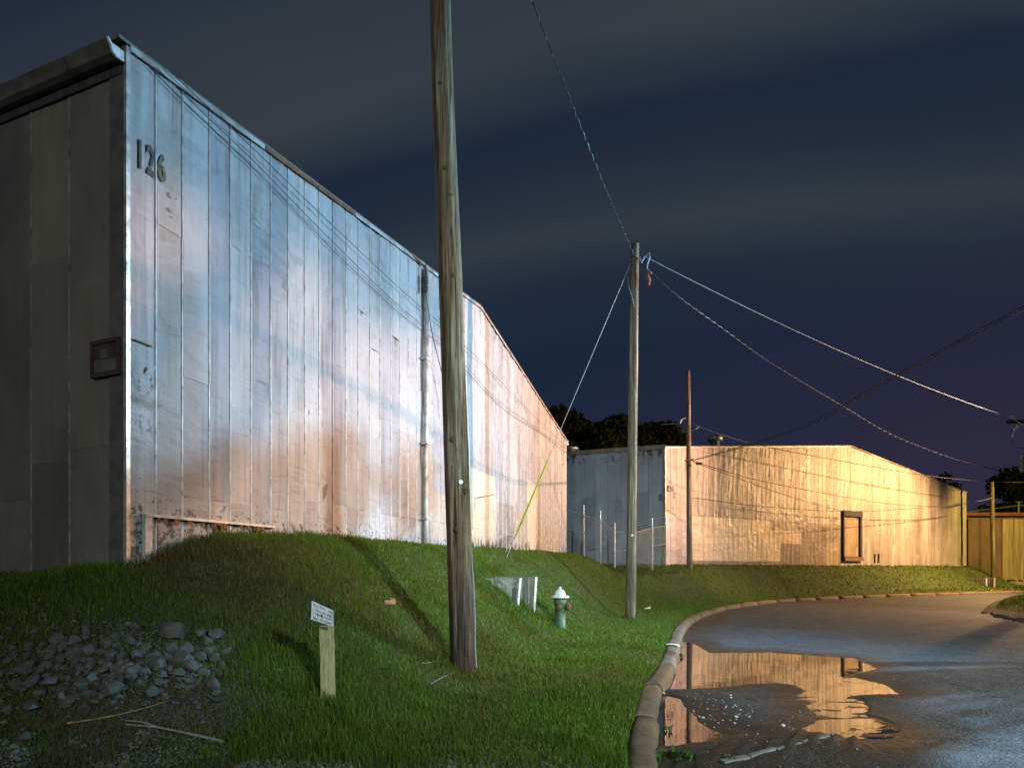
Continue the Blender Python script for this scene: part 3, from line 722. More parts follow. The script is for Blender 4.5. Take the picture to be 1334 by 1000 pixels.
def warehouse(label, A, D, N, L, eave, ridge, zb, nstrip, mat, side_mat, side_len, side_step, side_first, joints, seamed, sdN, seed, seam_mat=None, lip=.014):
    """gable wall A..A+D*L facing N; the left long wall leaves A along SIDE and faces sdN"""
    root = thing('metal_warehouse', (A[0], A[1], zb), label, 'warehouse')
    top = lambda s: eave + (ridge - eave) * (1 - abs(s - L / 2) / (L / 2))
    # core walls (0.2 m thick shell behind the sheets)
    a, b = np.array(A), np.array(A) + np.array(D) * L
    back = 30.0
    pa, pb = a + SIDE * back, b + SIDE * back
    mid = (a + b) / 2; pm = (pa + pb) / 2
    V = [(a[0], a[1], zb - 1), (b[0], b[1], zb - 1), (b[0], b[1], eave - .06), (mid[0], mid[1], ridge - .06), (a[0], a[1], eave - .06),
         (pa[0], pa[1], zb - 1), (pb[0], pb[1], zb - 1), (pb[0], pb[1], eave - .06), (pm[0], pm[1], ridge - .06), (pa[0], pa[1], eave - .06)]
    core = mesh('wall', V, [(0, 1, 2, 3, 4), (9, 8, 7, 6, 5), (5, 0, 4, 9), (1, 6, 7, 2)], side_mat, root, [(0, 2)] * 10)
    # roof
    rb = MB(); ov = 0.05
    e0 = np.array(A) - np.array(D) * 0.10; e1 = b + np.array(D) * 0.10
    sl = (ridge - eave) / (L / 2)
    for p, q_ in ((e0, mid), (mid, e1)):
        zp = eave - sl * 0.10 if p is e0 else ridge; zq = ridge if p is e0 else eave - sl * 0.10
        f = np.array(N) * ov
        P0, P1, P2, P3 = p + f, q_ + f, q_ + SIDE * back, p + SIDE * back
        pts = [(P0[0], P0[1], zp), (P1[0], P1[1], zq), (P2[0], P2[1], zq), (P3[0], P3[1], zp)]
        rb.hexa([(x, y, z - 0.035) for x, y, z in pts] + [(x, y, z) for x, y, z in pts])
    roof = rb.obj('roof', M_ROOF, root)
    # gable sheets
    edges = [0.0]
    w = L / nstrip
    for i in range(1, nstrip): edges.append(i * w + random.uniform(-0.07, 0.07) * w)
    edges.append(L)
    for i in range(nstrip):
        s0, s1 = edges[i], edges[i + 1]
        t0, t1 = top(s0) - 0.045, top(s1) - 0.045
        if s0 < L / 2 < s1: t0 = t1 = min(t0, t1)
        js = joints(i, (s0 + s1) / 2); zs = [zb - 0.4] + js
        for j, z0 in enumerate(zs):
            last = j == len(zs) - 1
            za, zc = (t0, t1) if last else (zs[j + 1] + 0.012, zs[j + 1] + 0.012)
            if za <= z0 + 0.1: continue
            panel(A, D, N, s0, s1, z0, za, zc, mat, core, seed=seed + i * 1.7 + j * 5.1, base_off=0.02 + 0.003 * ((len(zs) - j) % 2), rows=max(2, min(12, int((za - z0) / 0.5))), seam_mat=seam_mat, lip=lip, dent=.005 if s1 < 1.1 else .016)
    # rake flashing in pieces
    for half in (0, 1):
        s = 0.0 if half == 0 else L / 2
        while s < (L / 2 if half == 0 else L) - 0.05:
            e = min(s + random.uniform(1.6, 2.9), L / 2 if half == 0 else L)
            fm = M_RUST if random.random() < 0.10 else M_FLASH
            h = 0.10
            pts = []
            for off in (0.055, 0.068):
                for (ss, dz) in ((s + .01, -h), (e - .01, -h), (e - .01, -0.038), (s + .01, -0.038)):
                    pts.append(wall_xyz(A, D, N, ss, top(ss) + dz, off))
            q_ = pts
            MB().add(q_, [(0, 1, 2, 3)[::-1], (4, 5, 6, 7), (0, 1, 5, 4), (1, 2, 6, 5), (2, 3, 7, 6), (3, 0, 4, 7)]).obj('roof_flashing', fm, roof)
            s = e
    # long side: wide sheets with bright seam strips
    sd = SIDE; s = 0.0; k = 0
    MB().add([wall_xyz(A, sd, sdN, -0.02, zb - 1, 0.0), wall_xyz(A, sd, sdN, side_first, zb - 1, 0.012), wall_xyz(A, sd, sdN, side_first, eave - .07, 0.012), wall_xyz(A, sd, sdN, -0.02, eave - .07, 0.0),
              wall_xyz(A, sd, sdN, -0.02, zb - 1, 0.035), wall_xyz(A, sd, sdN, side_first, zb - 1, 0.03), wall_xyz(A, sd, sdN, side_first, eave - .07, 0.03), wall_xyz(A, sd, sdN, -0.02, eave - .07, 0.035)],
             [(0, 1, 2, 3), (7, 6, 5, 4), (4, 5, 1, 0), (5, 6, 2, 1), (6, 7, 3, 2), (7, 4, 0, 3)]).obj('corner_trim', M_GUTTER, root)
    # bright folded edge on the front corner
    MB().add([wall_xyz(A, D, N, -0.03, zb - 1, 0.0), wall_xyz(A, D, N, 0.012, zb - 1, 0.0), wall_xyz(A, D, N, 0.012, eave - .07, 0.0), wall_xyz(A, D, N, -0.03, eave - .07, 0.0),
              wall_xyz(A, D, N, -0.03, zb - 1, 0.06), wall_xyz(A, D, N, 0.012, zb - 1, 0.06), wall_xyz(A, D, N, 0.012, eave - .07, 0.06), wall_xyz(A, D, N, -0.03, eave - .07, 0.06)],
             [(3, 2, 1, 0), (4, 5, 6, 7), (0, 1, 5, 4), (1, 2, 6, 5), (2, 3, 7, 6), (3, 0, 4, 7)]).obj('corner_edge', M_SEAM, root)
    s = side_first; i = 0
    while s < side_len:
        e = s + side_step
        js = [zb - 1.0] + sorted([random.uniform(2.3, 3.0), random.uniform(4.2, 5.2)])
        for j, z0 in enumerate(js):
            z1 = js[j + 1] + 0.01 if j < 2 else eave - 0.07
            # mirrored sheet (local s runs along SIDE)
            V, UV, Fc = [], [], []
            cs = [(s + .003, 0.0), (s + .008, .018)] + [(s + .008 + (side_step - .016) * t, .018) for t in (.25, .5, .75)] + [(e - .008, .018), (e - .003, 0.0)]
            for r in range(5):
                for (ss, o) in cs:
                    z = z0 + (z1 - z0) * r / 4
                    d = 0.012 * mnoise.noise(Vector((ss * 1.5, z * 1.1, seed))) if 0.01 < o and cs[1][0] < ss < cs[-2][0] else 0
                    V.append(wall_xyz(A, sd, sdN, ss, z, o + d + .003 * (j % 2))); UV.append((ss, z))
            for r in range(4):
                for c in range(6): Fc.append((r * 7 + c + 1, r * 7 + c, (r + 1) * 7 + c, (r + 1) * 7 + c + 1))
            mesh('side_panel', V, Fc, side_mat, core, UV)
        if seamed:
            q_ = []
            for off in (0.012, 0.026):
                for (ss, z) in ((s - .006, zb - 1), (s + .006, zb - 1), (s + .006, eave - .08), (s - .006, eave - .08)): q_.append(wall_xyz(A, sd, sdN, ss, z, off))
            MB().add(q_, [(0, 1, 2, 3), (7, 6, 5, 4), (4, 5, 1, 0), (5, 6, 2, 1), (6, 7, 3, 2), (7, 4, 0, 3)]).obj('seam_strip', M_SEAM, core)
        s = e; i += 1
    return root, core, roof, top

def j126(i, s):
    r = random.Random(i * 13 + 5)
    foot = 2.42 + 0.0 * s if s < 2.75 else 2.60
    if s > 11: foot = 2.55
    js = [foot + r.uniform(-.012, .012)]
    if r.random() < .35: js.append(r.uniform(3.3, 4.6))
    if r.random() < .35: js.append(r.uniform(5.2, 6.2))
    return js
def j120(i, s):
    r = random.Random(i * 7 + 3)
    return [r.uniform(3.2, 4.9)] if r.random() < .3 else []
NS1 = np.array((-D1[0], -D1[1]))     # outward normal of the left long walls
R126 = CAMZ + 7.0; R120 = CAMZ + 7.19; E120 = CAMZ + 5.48
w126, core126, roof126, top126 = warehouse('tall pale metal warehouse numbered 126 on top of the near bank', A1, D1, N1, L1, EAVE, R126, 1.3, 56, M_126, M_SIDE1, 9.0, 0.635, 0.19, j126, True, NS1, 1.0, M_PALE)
w120, core120, roof120, top120 = warehouse('long pale metal warehouse numbered 120 behind the curve of the road', A2, D2, N2, L2, E120, R120, 1.3, 84, M_120, M_SIDE2, 14.0, 0.62, 0.10, j120, False, NS1, 50.0, None, .006)

# gutter on the left eave of 126
g = MB(); n = 10
for t in range(n):
    pass
prof = [(0.02, -0.255), (0.09, -0.27), (0.14, -0.25), (0.155, -0.20), (0.19, -0.14), (0.18, -0.135), (0.145, -0.165), (0.02, -0.15)]
def gutter_piece(s0, s1):
    V = []; Fc = []
    for ss in (s0, s1):
        for (o, dz) in prof: V.append(wall_xyz(A1, SIDE, NS1, ss, EAVE + dz, o + 0.02))
    k = len(prof)
    for j in range(k): Fc.append((j, (j + 1) % k, k + (j + 1) % k, k + j))
    Fc.append(tuple(range(k - 1, -1, -1))); Fc.append(tuple(range(k, 2 * k)))
    return V, Fc
gut = MB()
gut.add(*gutter_piece(-0.02, 0.62)); gut.add(*gutter_piece(0.635, 5.0)); gut.add(*gutter_piece(5.02, 12.0))
go = gut.obj('gutter', M_GUTTER, w126)
V, Fc = gutter_piece(-0.045, -0.02)
mesh('gutter_end', V, Fc, M_CHALK, go)
soff = MB(); soff.add([wall_xyz(A1, SIDE, NS1, -0.01, EAVE - .36, 0.045), wall_xyz(A1, SIDE, NS1, 12, EAVE - .36, 0.045), wall_xyz(A1, SIDE, NS1, 12, EAVE - .275, 0.045), wall_xyz(A1, SIDE, NS1, -0.01, EAVE - .275, 0.045),
                       wall_xyz(A1, SIDE, NS1, -0.01, EAVE - .36, 0.03), wall_xyz(A1, SIDE, NS1, 12, EAVE - .36, 0.03), wall_xyz(A1, SIDE, NS1, 12, EAVE - .275, 0.03), wall_xyz(A1, SIDE, NS1, -0.01, EAVE - .275, 0.03)],
                      [(0, 1, 2, 3), (7, 6, 5, 4), (4, 5, 1, 0), (5, 6, 2, 1), (6, 7, 3, 2), (7, 4, 0, 3)])
soff.obj('eave_board', M_DARKW, w126)
# eave trim of 120's long side
MB().add([wall_xyz(A2, SIDE, NS1, -0.03, E120 - .13, 0.03), wall_xyz(A2, SIDE, NS1, 14, E120 - .13, 0.03), wall_xyz(A2, SIDE, NS1, 14, E120 + .05, 0.03), wall_xyz(A2, SIDE, NS1, -0.03, E120 + .05, 0.03),
          wall_xyz(A2, SIDE, NS1, -0.03, E120 - .13, 0.10), wall_xyz(A2, SIDE, NS1, 14, E120 - .13, 0.10), wall_xyz(A2, SIDE, NS1, 14, E120 + .05, 0.14), wall_xyz(A2, SIDE, NS1, -0.03, E120 + .05, 0.14)],
         [(0, 1, 2, 3), (7, 6, 5, 4), (4, 5, 1, 0), (5, 6, 2, 1), (6, 7, 3, 2), (7, 4, 0, 3)]).obj('eave_trim', M_GUTTER, w120)

# painted digits -------------------------------------------------------------
def glyph(ch, bold=0.0):
    cu = bpy.data.curves.new('glyph', 'FONT'); cu.body = ch; cu.offset = bold; cu.resolution_u = 6
    o = bpy.data.objects.new('glyph', cu); COL.objects.link(o)
    dg = bpy.context.evaluated_depsgraph_get()
    me = bpy.data.meshes.new_from_object(o.evaluated_get(dg))
    bpy.data.objects.remove(o); bpy.data.curves.remove(cu)
    bm = bmesh.new(); bm.from_mesh(me); bpy.data.meshes.remove(me)
    return bm
def flat_glyph(name, ch, mat, parent, place, box, gaps=(), embolden=0.0):
    """glyph scaled to box=(a0,a1,b0,b1); place(a,b)->xyz; gaps = fractional heights cut out (stencil)"""
    bm = glyph(ch, embolden)
    xs_ = [v.co.x for v in bm.verts]; ys_ = [v.co.y for v in bm.verts]
    x0, x1, y0, y1 = min(xs_), max(xs_), min(ys_), max(ys_)
    for (g0, g1) in gaps:
        for g in (g0, g1):
            bmesh.ops.bisect_plane(bm, geom=bm.verts[:] + bm.edges[:] + bm.faces[:], plane_co=(0, y0 + (y1 - y0) * g, 0), plane_no=(0, 1, 0))
        kill = [f for f in bm.faces if y0 + (y1 - y0) * g0 < f.calc_center_median().y < y0 + (y1 - y0) * g1]
        bmesh.ops.delete(bm, geom=kill, context='FACES')
    bm.verts.index_update()
    V = [place(box[0] + (v.co.x - x0) / (x1 - x0) * (box[1] - box[0]), box[2] + (v.co.y - y0) / (y1 - y0) * (box[3] - box[2])) for v in bm.verts]
    Fc = [tuple(v.index for v in f.verts) for f in bm.faces]; bm.free()
    return mesh(name, V, Fc, mat, parent)
for ch, (u0, u1, v0, v1), mat, gaps in (('I', (178.2, 181.4, 183, 221), M_BLACKP, ()), ('2', (188.5, 198.5, 191, 230), M_BLACKP, ((0.27, 0.31),)), ('6', (202.5, 213.2, 201, 238), M_BROWNP, ((0.46, 0.50),))):
    s0, _ = wall_hit(u0, v0, A1, D1); s1, _ = wall_hit(u1, v0, A1, D1); um = (u0 + u1) / 2
    _, zt = wall_hit(um, v0, A1, D1); _, zb_ = wall_hit(um, v1, A1, D1)
    o = flat_glyph('house_number', ch, mat, w126, lambda a, b: wall_xyz(A1, D1, N1, a, b, 0.037), (s0, s1, zb_, zt), gaps, 0.03)
    o['label'] = 'stencilled digit %s of the number 126' % ch.replace('I', '1')
for ch, (u0, u1, v0, v1) in (('1', (868.6, 870, 632.5, 640)), ('2', (871, 873.2, 632.5, 640)), ('0', (874.2, 876.6, 632.5, 640)), ('8', (876.3, 878.6, 641.5, 649))):
    s0, _ = wall_hit(u0, v0, A2, D2); s1, _ = wall_hit(u1, v0, A2, D2); um = (u0 + u1) / 2
    _, zt = wall_hit(um, v0, A2, D2); _, zb_ = wall_hit(um, v1, A2, D2)
    o = flat_glyph('house_number', ch, M_BLACKP, w120, lambda a, b: wall_xyz(A2, D2, N2, a, b, 0.060), (s0, s1, zb_, zt), ((0.47, 0.53),) if ch == '8' else ())
    o['label'] = 'stencilled digit %s beside the front corner' % ch
def side_hit(u, v, A):
    r = (u - CU) / F; t = (r * A[1] - A[0]) / (SIDE[0] - r * SIDE[1]); Y = A[1] + t * SIDE[1]
    return t, CAMZ + (HV - v) / F * Y
s0, zt = side_hit(862.2, 643.5, A2); s1, zb_ = side_hit(858, 651.5, A2)
flat_glyph('house_number', '8', M_BLACKP, w120, lambda a, b: wall_xyz(A2, SIDE, NS1, a, b, 0.045), (s1, s0, zb_, zt), ((0.47, 0.53),))['label'] = 'stencilled digit 8 on the long side wall'
# stencil specks under the 126
sp = MB()
for (u, v, w, h) in ((217, 254, 2, 5), (219, 258, 2.5, 2), (227, 260, 1.4, 3), (216.5, 273, 1.5, 4), (219, 276, 4, 1.2), (221, 284, 3, 1.4)):
    s_, z_ = wall_hit(u, v, A1, D1); a = w * 0.010; b = h * 0.0045
    sp.add([wall_xyz(A1, D1, N1, s_ - a / 2, z_ - b, .036), wall_xyz(A1, D1, N1, s_ + a / 2, z_ - b * .6, .036), wall_xyz(A1, D1, N1, s_ + a * .4, z_ + b, .036), wall_xyz(A1, D1, N1, s_ - a * .3, z_ + b * .7, .036)], [(0, 1, 2, 3)])
sp.obj('stencil_marks', M_BLACKP, w126)

def wbox(A, D, N, s0, s1, z0, z1, o0, o1):
    q_ = []
    for off in (o0, o1):
        for (ss, z) in ((s0, z0), (s1, z0), (s1, z1), (s0, z1)): q_.append(wall_xyz(A, D, N, ss, z, off))
    return q_, [(3, 2, 1, 0), (4, 5, 6, 7), (0, 1, 5, 4), (1, 2, 6, 5), (2, 3, 7, 6), (3, 0, 4, 7)]
# foot details of 126: boarded opening frame at the left, round pipe, torn flap
sL, zL = wall_hit(182, 669, A1, D1); sR, zR = wall_hit(352, 689, A1, D1)
fr = MB(); fr.add(*wbox(A1, D1, N1, sL, sR, zL - .03, zL, .03, .10)).add(*wbox(A1, D1, N1, sL, sL + .08, 1.2, zL - .032, .03, .085))
fr.obj('ledge', M_PALE, w126)
led = MB()
for k in range(26):
    s_ = sL + .1 + (sR - sL - .15) * random.random(); w_ = random.uniform(.02, .07)
    led.add(*wbox(A1, D1, N1, s_, s_ + w_, zL - .034 - random.uniform(.02, .08), zL - .031, .062, .072 + random.uniform(0, .02)))
led.obj('peeling_paint', M_RUST, w126)
s_, _ = wall_hit(549.5, 600, A1, D1)
_, zt = wall_hit(545, 345, A1, D1)
ph = MB(); ph.tube([wall_xyz(A1, D1, N1, s_, z, .10) for z in (1.4, 2.5, 4.5, zt - .02)], .055, 8)
dp = ph.obj('downpipe', M_FLASH, w126, True)
for z in (2.6, 4.2, 6.0): MB().add(*wbox(A1, D1, N1, s_ - .09, s_ + .09, z, z + .04, .03, .165)).obj('pipe_clip', M_GALV, dp)
s_, z_ = wall_hit(187, 482, A1, D1)
MB().add([wall_xyz(A1, D1, N1, s_ - .02, z_ - .05, .04), wall_xyz(A1, D1, N1, s_ + .06, z_ - .03, .05), wall_xyz(A1, D1, N1, s_ + .075, z_ + .07, .10), wall_xyz(A1, D1, N1, s_ + .02, z_ + .03, .07)], [(0, 1, 2, 3)]).obj('torn_flap', M_CHALK, w126)
s0, z0 = wall_hit(170, 441, A1, D1); s1, _ = wall_hit(194, 449, A1, D1)
MB().add(*wbox(A1, D1, N1, s0, s1, z0 - .02, z0 - .005, .04, .052)).obj('nailing_strip', M_RUST, w126)
# bracket at the top of the pipe with its insulator
s_, z_ = wall_hit(541, 340, A1, D1)
br = MB(); br.tube([wall_xyz(A1, D1, N1, s_ - .35, z_, .05), wall_xyz(A1, D1, N1, s_ + .2, z_ - .03, .12)], .018, 5)
bo = br.obj('cable_bracket', M_RUST, w126)
ins = MB(); ins.lathe(wall_xyz(A1, D1, N1, s_ + .16, z_ - .62, .16), [(.02, 0), (.05, .05), (.05, .14), (.03, .16), (.05, .2), (.05, .34), (.02, .38), (.015, .60)], 8)
ins.obj('insulator', M_DARKW, bo)

# board on the dark side wall
sa, za = side_hit(127, 450, A1); sb, zb_ = side_hit(161, 487, A1)
sg = thing('wall_board', wall_xyz(A1, SIDE, NS1, sa, zb_, .05), 'small dark red framed board on the shaded side wall near the corner', 'board')
def sbox(s0, s1, z0, z1, o0, o1): return wbox(A1, SIDE, NS1, s0, s1, z0, z1, o0, o1)
lo, hi = min(sa, sb), max(sa, sb)
MB().add(*sbox(lo, hi, zb_, za, .036, .05)).obj('board', M_REDDARK, sg)
MB().add(*sbox(lo + .03, hi - .03, zb_ + .03, zb_ + .46 * (za - zb_), .051, .056)).obj('lower_panel', M_GUTTER, sg)
MB().add(*sbox(lo + .16, lo + .27, zb_ + .5 * (za - zb_), za - .08, .051, .056)).obj('upper_panel', M_GUTTER, sg)
for (a, b, c, d) in ((lo - .02, hi + .02, za - .02, za + .02), (lo - .02, hi + .02, zb_ - .02, zb_ + .02), (lo - .02, lo + .02, zb_ + .021, za - .021), (hi - .02, hi + .02, zb_ + .021, za - .021)):
    MB().add(*sbox(a, b, c, d, .036, .066)).obj('frame_bar', M_REDDARK, sg)

# boarded opening in 120
s0, zt = wall_hit(1096, 665, A2, D2); s1, zb_ = wall_hit(1120.5, 730, A2, D2); _, zbl = wall_hit(1096, 730, A2, D2); _, zt2 = wall_hit(1120.5, 666, A2, D2)
zt = (zt + zt2) / 2; zb_ = (zb_ + zbl) / 2
dr = MB(); dr.add(*wbox(A2, D2, N2, s0, s0 + .11, zb_, zt - .33, .03, .14)).add(*wbox(A2, D2, N2, s1 - .22, s1, zb_, zt - .33, .03, .14)).add(*wbox(A2, D2, N2, s0, s1, zt - .328, zt, .03, .17))
opening = dr.obj('boarded_opening', M_DARKW, w120); opening['label'] = 'dark framed boarded loading opening in the front wall'
MB().add(*wbox(A2, D2, N2, s0 + .112, s1 - .40, zb_ + .25, zt - .45, .05, .09)).obj('board_panel', M_PANEL, opening)
MB().add(*wbox(A2, D2, N2, s0 + .05, s1 + .05, zb_ - .02, zb_ + .22, .141, .20)).obj('sill', M_DOORW, opening)
MB().add(*wbox(A2, D2, N2, s1 - .398, s1 - .222, zb_ + .25, zt - .33, .03, .06)).obj('reveal', M_BLACKP, opening)
for u in (1138, 1143):
    s_, z0 = wall_hit(u, 733, A2, D2); _, z1 = wall_hit(u, 721, A2, D2)
    MB().add(*wbox(A2, D2, N2, s_, s_ + .08, z0, z1, .05, .09)).obj('vent_slot', M_BLACKP, w120)

# roof ventilators
def vent(base, r, h, label):
    t = thing('roof_ventilator', base, label, 'roof vent')
    MB().lathe(base, [(r * .6, -.8), (r * .6, h * .45)], 14).obj('neck', M_GALV, t, True)
    MB().lathe(base, [(r * .7, h * .45), (r, h * .5), (r, h * .92), (r * .9, h), (r * .2, h * 1.03)], 16).obj('cap', M_GALV, t, True)
    return t
vent(P(931.5, 581, 31.5), .42, .55, 'round galvanised ventilator on the roof of warehouse 120 left of its peak')
vent(P(745, 590, 27.6), .33, .28, 'low pale ventilator cap peeping over the far roof beside the warehouse 126 corner')
# pale lamp-like box at the far eave of 126
pb_ = P(738.5, 576, 24.1)
bx_ = MB(); bx_.box(pb_, (.12, .16, .12)).lathe((pb_.x - .0, pb_.y, pb_.z - .12), [(.02, -.02), (.07, .0), (.07, .06)], 10)
setp(bx_.obj('eave_fitting', M_WHITE), 'tiny pale fitting under the far eave corner of warehouse 126', 'wall fitting')

# ------------------------------------------------------------------ third building, far right
Y3 = 43.5
def X3(u): return (u - CU) / F * Y3
def Z3(v): return CAMZ + (HV - v) / F * Y3
w3 = thing('dock_shed', (X3(1258), Y3, 0.2), 'low yellow corrugated shed with brown sliding doors at the far right', 'shed')
zt = Z3(672); xr = X3(1334) + 22
core3 = MB(); core3.hexa([(X3(1240), Y3 + .25, -.3), (xr, Y3 + .25, -.3), (xr, Y3 + 20, -.3), (X3(1240), Y3 + 20, -.3), (X3(1240), Y3 + .25, zt), (xr, Y3 + .25, zt), (xr, Y3 + 20, zt), (X3(1240), Y3 + 20, zt)])
wall3 = core3.obj('wall', M_DOORW, w3)
MB().hexa([(X3(1236), Y3 - .35, zt + .003), (xr, Y3 - .35, zt + .003), (xr, Y3 + 20, zt + .3), (X3(1236), Y3 + 20, zt + .3), (X3(1236), Y3 - .35, zt + .26), (xr, Y3 - .35, zt + .26), (xr, Y3 + 20, zt + .6), (X3(1236), Y3 + 20, zt + .6)]).obj('roof', M_RUST, w3)
zdoor = 0.3
for (u0, u1, off) in ((1259.5, 1274, .10), (1275.4, 1303, .14)):
    d = MB().hexa([(X3(u0), Y3 - off, zdoor), (X3(u1), Y3 - off, zdoor), (X3(u1), Y3 + .2 - off, zdoor), (X3(u0), Y3 + .2 - off, zdoor), (X3(u0), Y3 - off, zt - .2), (X3(u1), Y3 - off, zt - .2), (X3(u1), Y3 + .2 - off, zt - .2), (X3(u0), Y3 + .2 - off, zt - .2)]).obj('sliding_door', M_DOORW, w3)
    for f in (0.0, 0.97):
        x_ = X3(u0) + (X3(u1) - X3(u0)) * f
        MB().hexa([(x_, Y3 - off - .05, zdoor), (x_ + .1, Y3 - off - .05, zdoor), (x_ + .1, Y3 - off, zdoor), (x_, Y3 - off, zdoor), (x_, Y3 - off - .05, zt - .2), (x_ + .1, Y3 - off - .05, zt - .2), (x_ + .1, Y3 - off, zt - .2), (x_, Y3 - off, zt - .2)]).obj('door_stile', M_DOORW, d)
# corrugated sheets
x = X3(1303.5); xe = X3(1334) + 8
while x < xe:
    w = 0.85; V, Fc = [], []; m = 24; ph = random.random() * 3
    for r, z in enumerate((0.35, 1.0, 2.0, 3.2, zt - .25)):
        for j in range(m + 1):
            t = j / m; warp = .05 * mnoise.noise(Vector((x + t, z * .8, 4)))
            V.append((x + w * t * .985, Y3 - .08 - .055 * math.cos(2 * math.pi * t * 3) * (1 + .4 * math.sin(z * 2 + ph)) + warp, z))
    for r in range(4):
        for j in range(m): Fc.append((r * (m + 1) + j, r * (m + 1) + j + 1, (r + 1) * (m + 1) + j + 1, (r + 1) * (m + 1) + j))
    mesh('corrugated_sheet', V, Fc, M_YELLOW, wall3, smooth=True); x += w
# rail along its roof
rl_ = thing('roof_rail', (X3(1280), Y3 - .2, zt + .26), 'thin green pipe running along the roof edge of the yellow shed', 'pipe')
MB().tube([(X3(1262), Y3 + .6, zt + .35), (X3(1300), Y3 + .5, zt + .62), (X3(1328), Y3 + .2, zt + .85), (X3(1400), Y3 + .2, zt + .9)], .05, 6).obj('rail', M_HYD, rl_)
MB().tube([(X3(1330), Y3 + .2, zt + .3), (X3(1330), Y3 + .2, zt + 1.1)], .06, 6).tube([(X3(1326), Y3 + .2, zt + 1.12), (X3(1334), Y3 + .2, zt + 1.12)], .06, 6).obj('stub', M_HYD, rl_)
# dock block with timber on top
db = thing('loading_dock', (X3(1325), Y3 - 1.5, 0), 'low pale concrete loading dock before the yellow corrugated wall', 'dock')
Yd = 41.5
MB().hexa([((1316 - CU) / F * Yd, Yd, -.3), (52, Yd, -.3), (52, Y3, -.3), ((1316 - CU) / F * Yd, Y3, -.3), ((1316 - CU) / F * Yd, Yd, .52), (52, Yd, .52), (52, Y3, .52), ((1316 - CU) / F * Yd, Y3, .52)]).obj('block', M_DOCK, db)
pl = thing('timber_pallet', ((1322 - CU) / F * 41.8, 41.8, .52), 'weathered timber pallet lying on the far concrete dock', 'pallet')
px0 = (1315 - CU) / F * 41.8
for k in range(3): MB().box((px0 + .4 + k * .5, 42.0, .58), (.1, .8, .12)).obj('bearer', M_POSTW, pl)
for k in range(5): MB().box((px0 + .9, 41.68 + k * .17, .66), (1.5, .12, .03)).obj('slat', M_POSTW, pl)

# ------------------------------------------------------------------ utility poles
def pole_shaft(b, t, r0, r1, mat, parent, seg=60, sides=20, rough=1.0, seed=0, checks=()):
    b, t = Vector(b), Vector(t); ax = (t - b); L = ax.length; V, Fc = [], []
    for i in range(seg + 1):
        f = i / seg; r = r0 + (r1 - r0) * f; c = b + ax * f
        c = c + Vector((mnoise.noise(Vector((f * 3, seed, 0))) * .012, mnoise.noise(Vector((f * 3, seed, 9))) * .012, 0)) * rough
        for k in range(sides):
            a = 2 * math.pi * k / sides
            d = mnoise.noise(Vector((math.cos(a) * 2.2 + seed, math.sin(a) * 2.2, f * L * .35))) * .035 + mnoise.noise(Vector((math.cos(a) * 6 + seed, math.sin(a) * 6, f * L * .5))) * .03
            for (ck, depth, fa, fb) in checks:
                if k == ck and fa < f < fb: d -= depth * math.sin(math.pi * (f - fa) / (fb - fa)) ** .5
            rr = r * (1 + d * rough); V.append((c.x + rr * math.cos(a), c.y + rr * math.sin(a), c.z))
    for i in range(seg):
        for k in range(sides): Fc.append((i * sides + k, i * sides + (k + 1) % sides, (i + 1) * sides + (k + 1) % sides, (i + 1) * sides + k))
    Fc.append(tuple(range(sides - 1, -1, -1))); Fc.append(tuple(seg * sides + k for k in range(sides)))
    return mesh('shaft', V, Fc, mat, parent, smooth=True)
# nearest pole
gb = ground_at(604, 874); Yp = gb.y
pb1 = P(604.5, 880, Yp); pt1 = P(571.8, -45, Yp)
p1 = thing('utility_pole', (pb1.x, pb1.y, gb.z), 'large split grey timber pole nearest the camera, cut off by the top of the photo', 'utility pole')
r1_ = 17.0 / F * Yp
pole_shaft(pb1, pt1, r1_, r1_ * .80, M_POLE1, p1, 130, 40, 1.0, 2, [(28, .30, .02, .30), (29, .16, .05, .36), (32, .22, .25, .62), (25, .2, .4, .9), (35, .15, .55, .95), (30, .2, .02, .2)])
def on_pole(f, ang, r_extra=0.0):
    c = Vector(pb1) + (Vector(pt1) - Vector(pb1)) * f; rr = r1_ * (1 - .2 * f) + r_extra
    return Vector((c.x + rr * math.cos(ang), c.y + rr * math.sin(ang), c.z))
for (v, ang, s_) in ((575, -1.75, .035), (262, -1.2, .03), (365, -1.3, .026), (120, -1.8, .03), (228, -1.5, .035), (690, -1.7, .025)):
    f = (880 - v) / 925; c = on_pole(f, ang, -.012)
    MB().lathe(c, [(s_ * 1.5, -.02), (s_ * 1.2, .006), (s_ * .6, .016), (s_ * .2, .012)], 9, (math.cos(ang), math.sin(ang), .15)).obj('knot', M_BARK, p1, True)
f = (880 - 630) / 925; c = on_pole(f, -1.2, .006)
MB().lathe(c, [(.028, 0), (.028, .006)], 8, (math.cos(-1.2), math.sin(-1.2), 0)).obj('tag', M_WHITE, p1)
c = on_pole((880 - 645) / 925, -.95, .0)
MB().tube([c, c + Vector((.03, -.03, .01)), c + Vector((.035, -.035, .05)), c + Vector((.0, -.012, .06))], .008, 5).obj('hook', M_RUST, p1)
MB().tube([on_pole((880 - v) / 925, -.30, .010 + .008 * math.sin(v * .05)) for v in (868, 840, 800, 760, 735, 715)], .007, 5).obj('ground_wire', M_WIREB, p1)
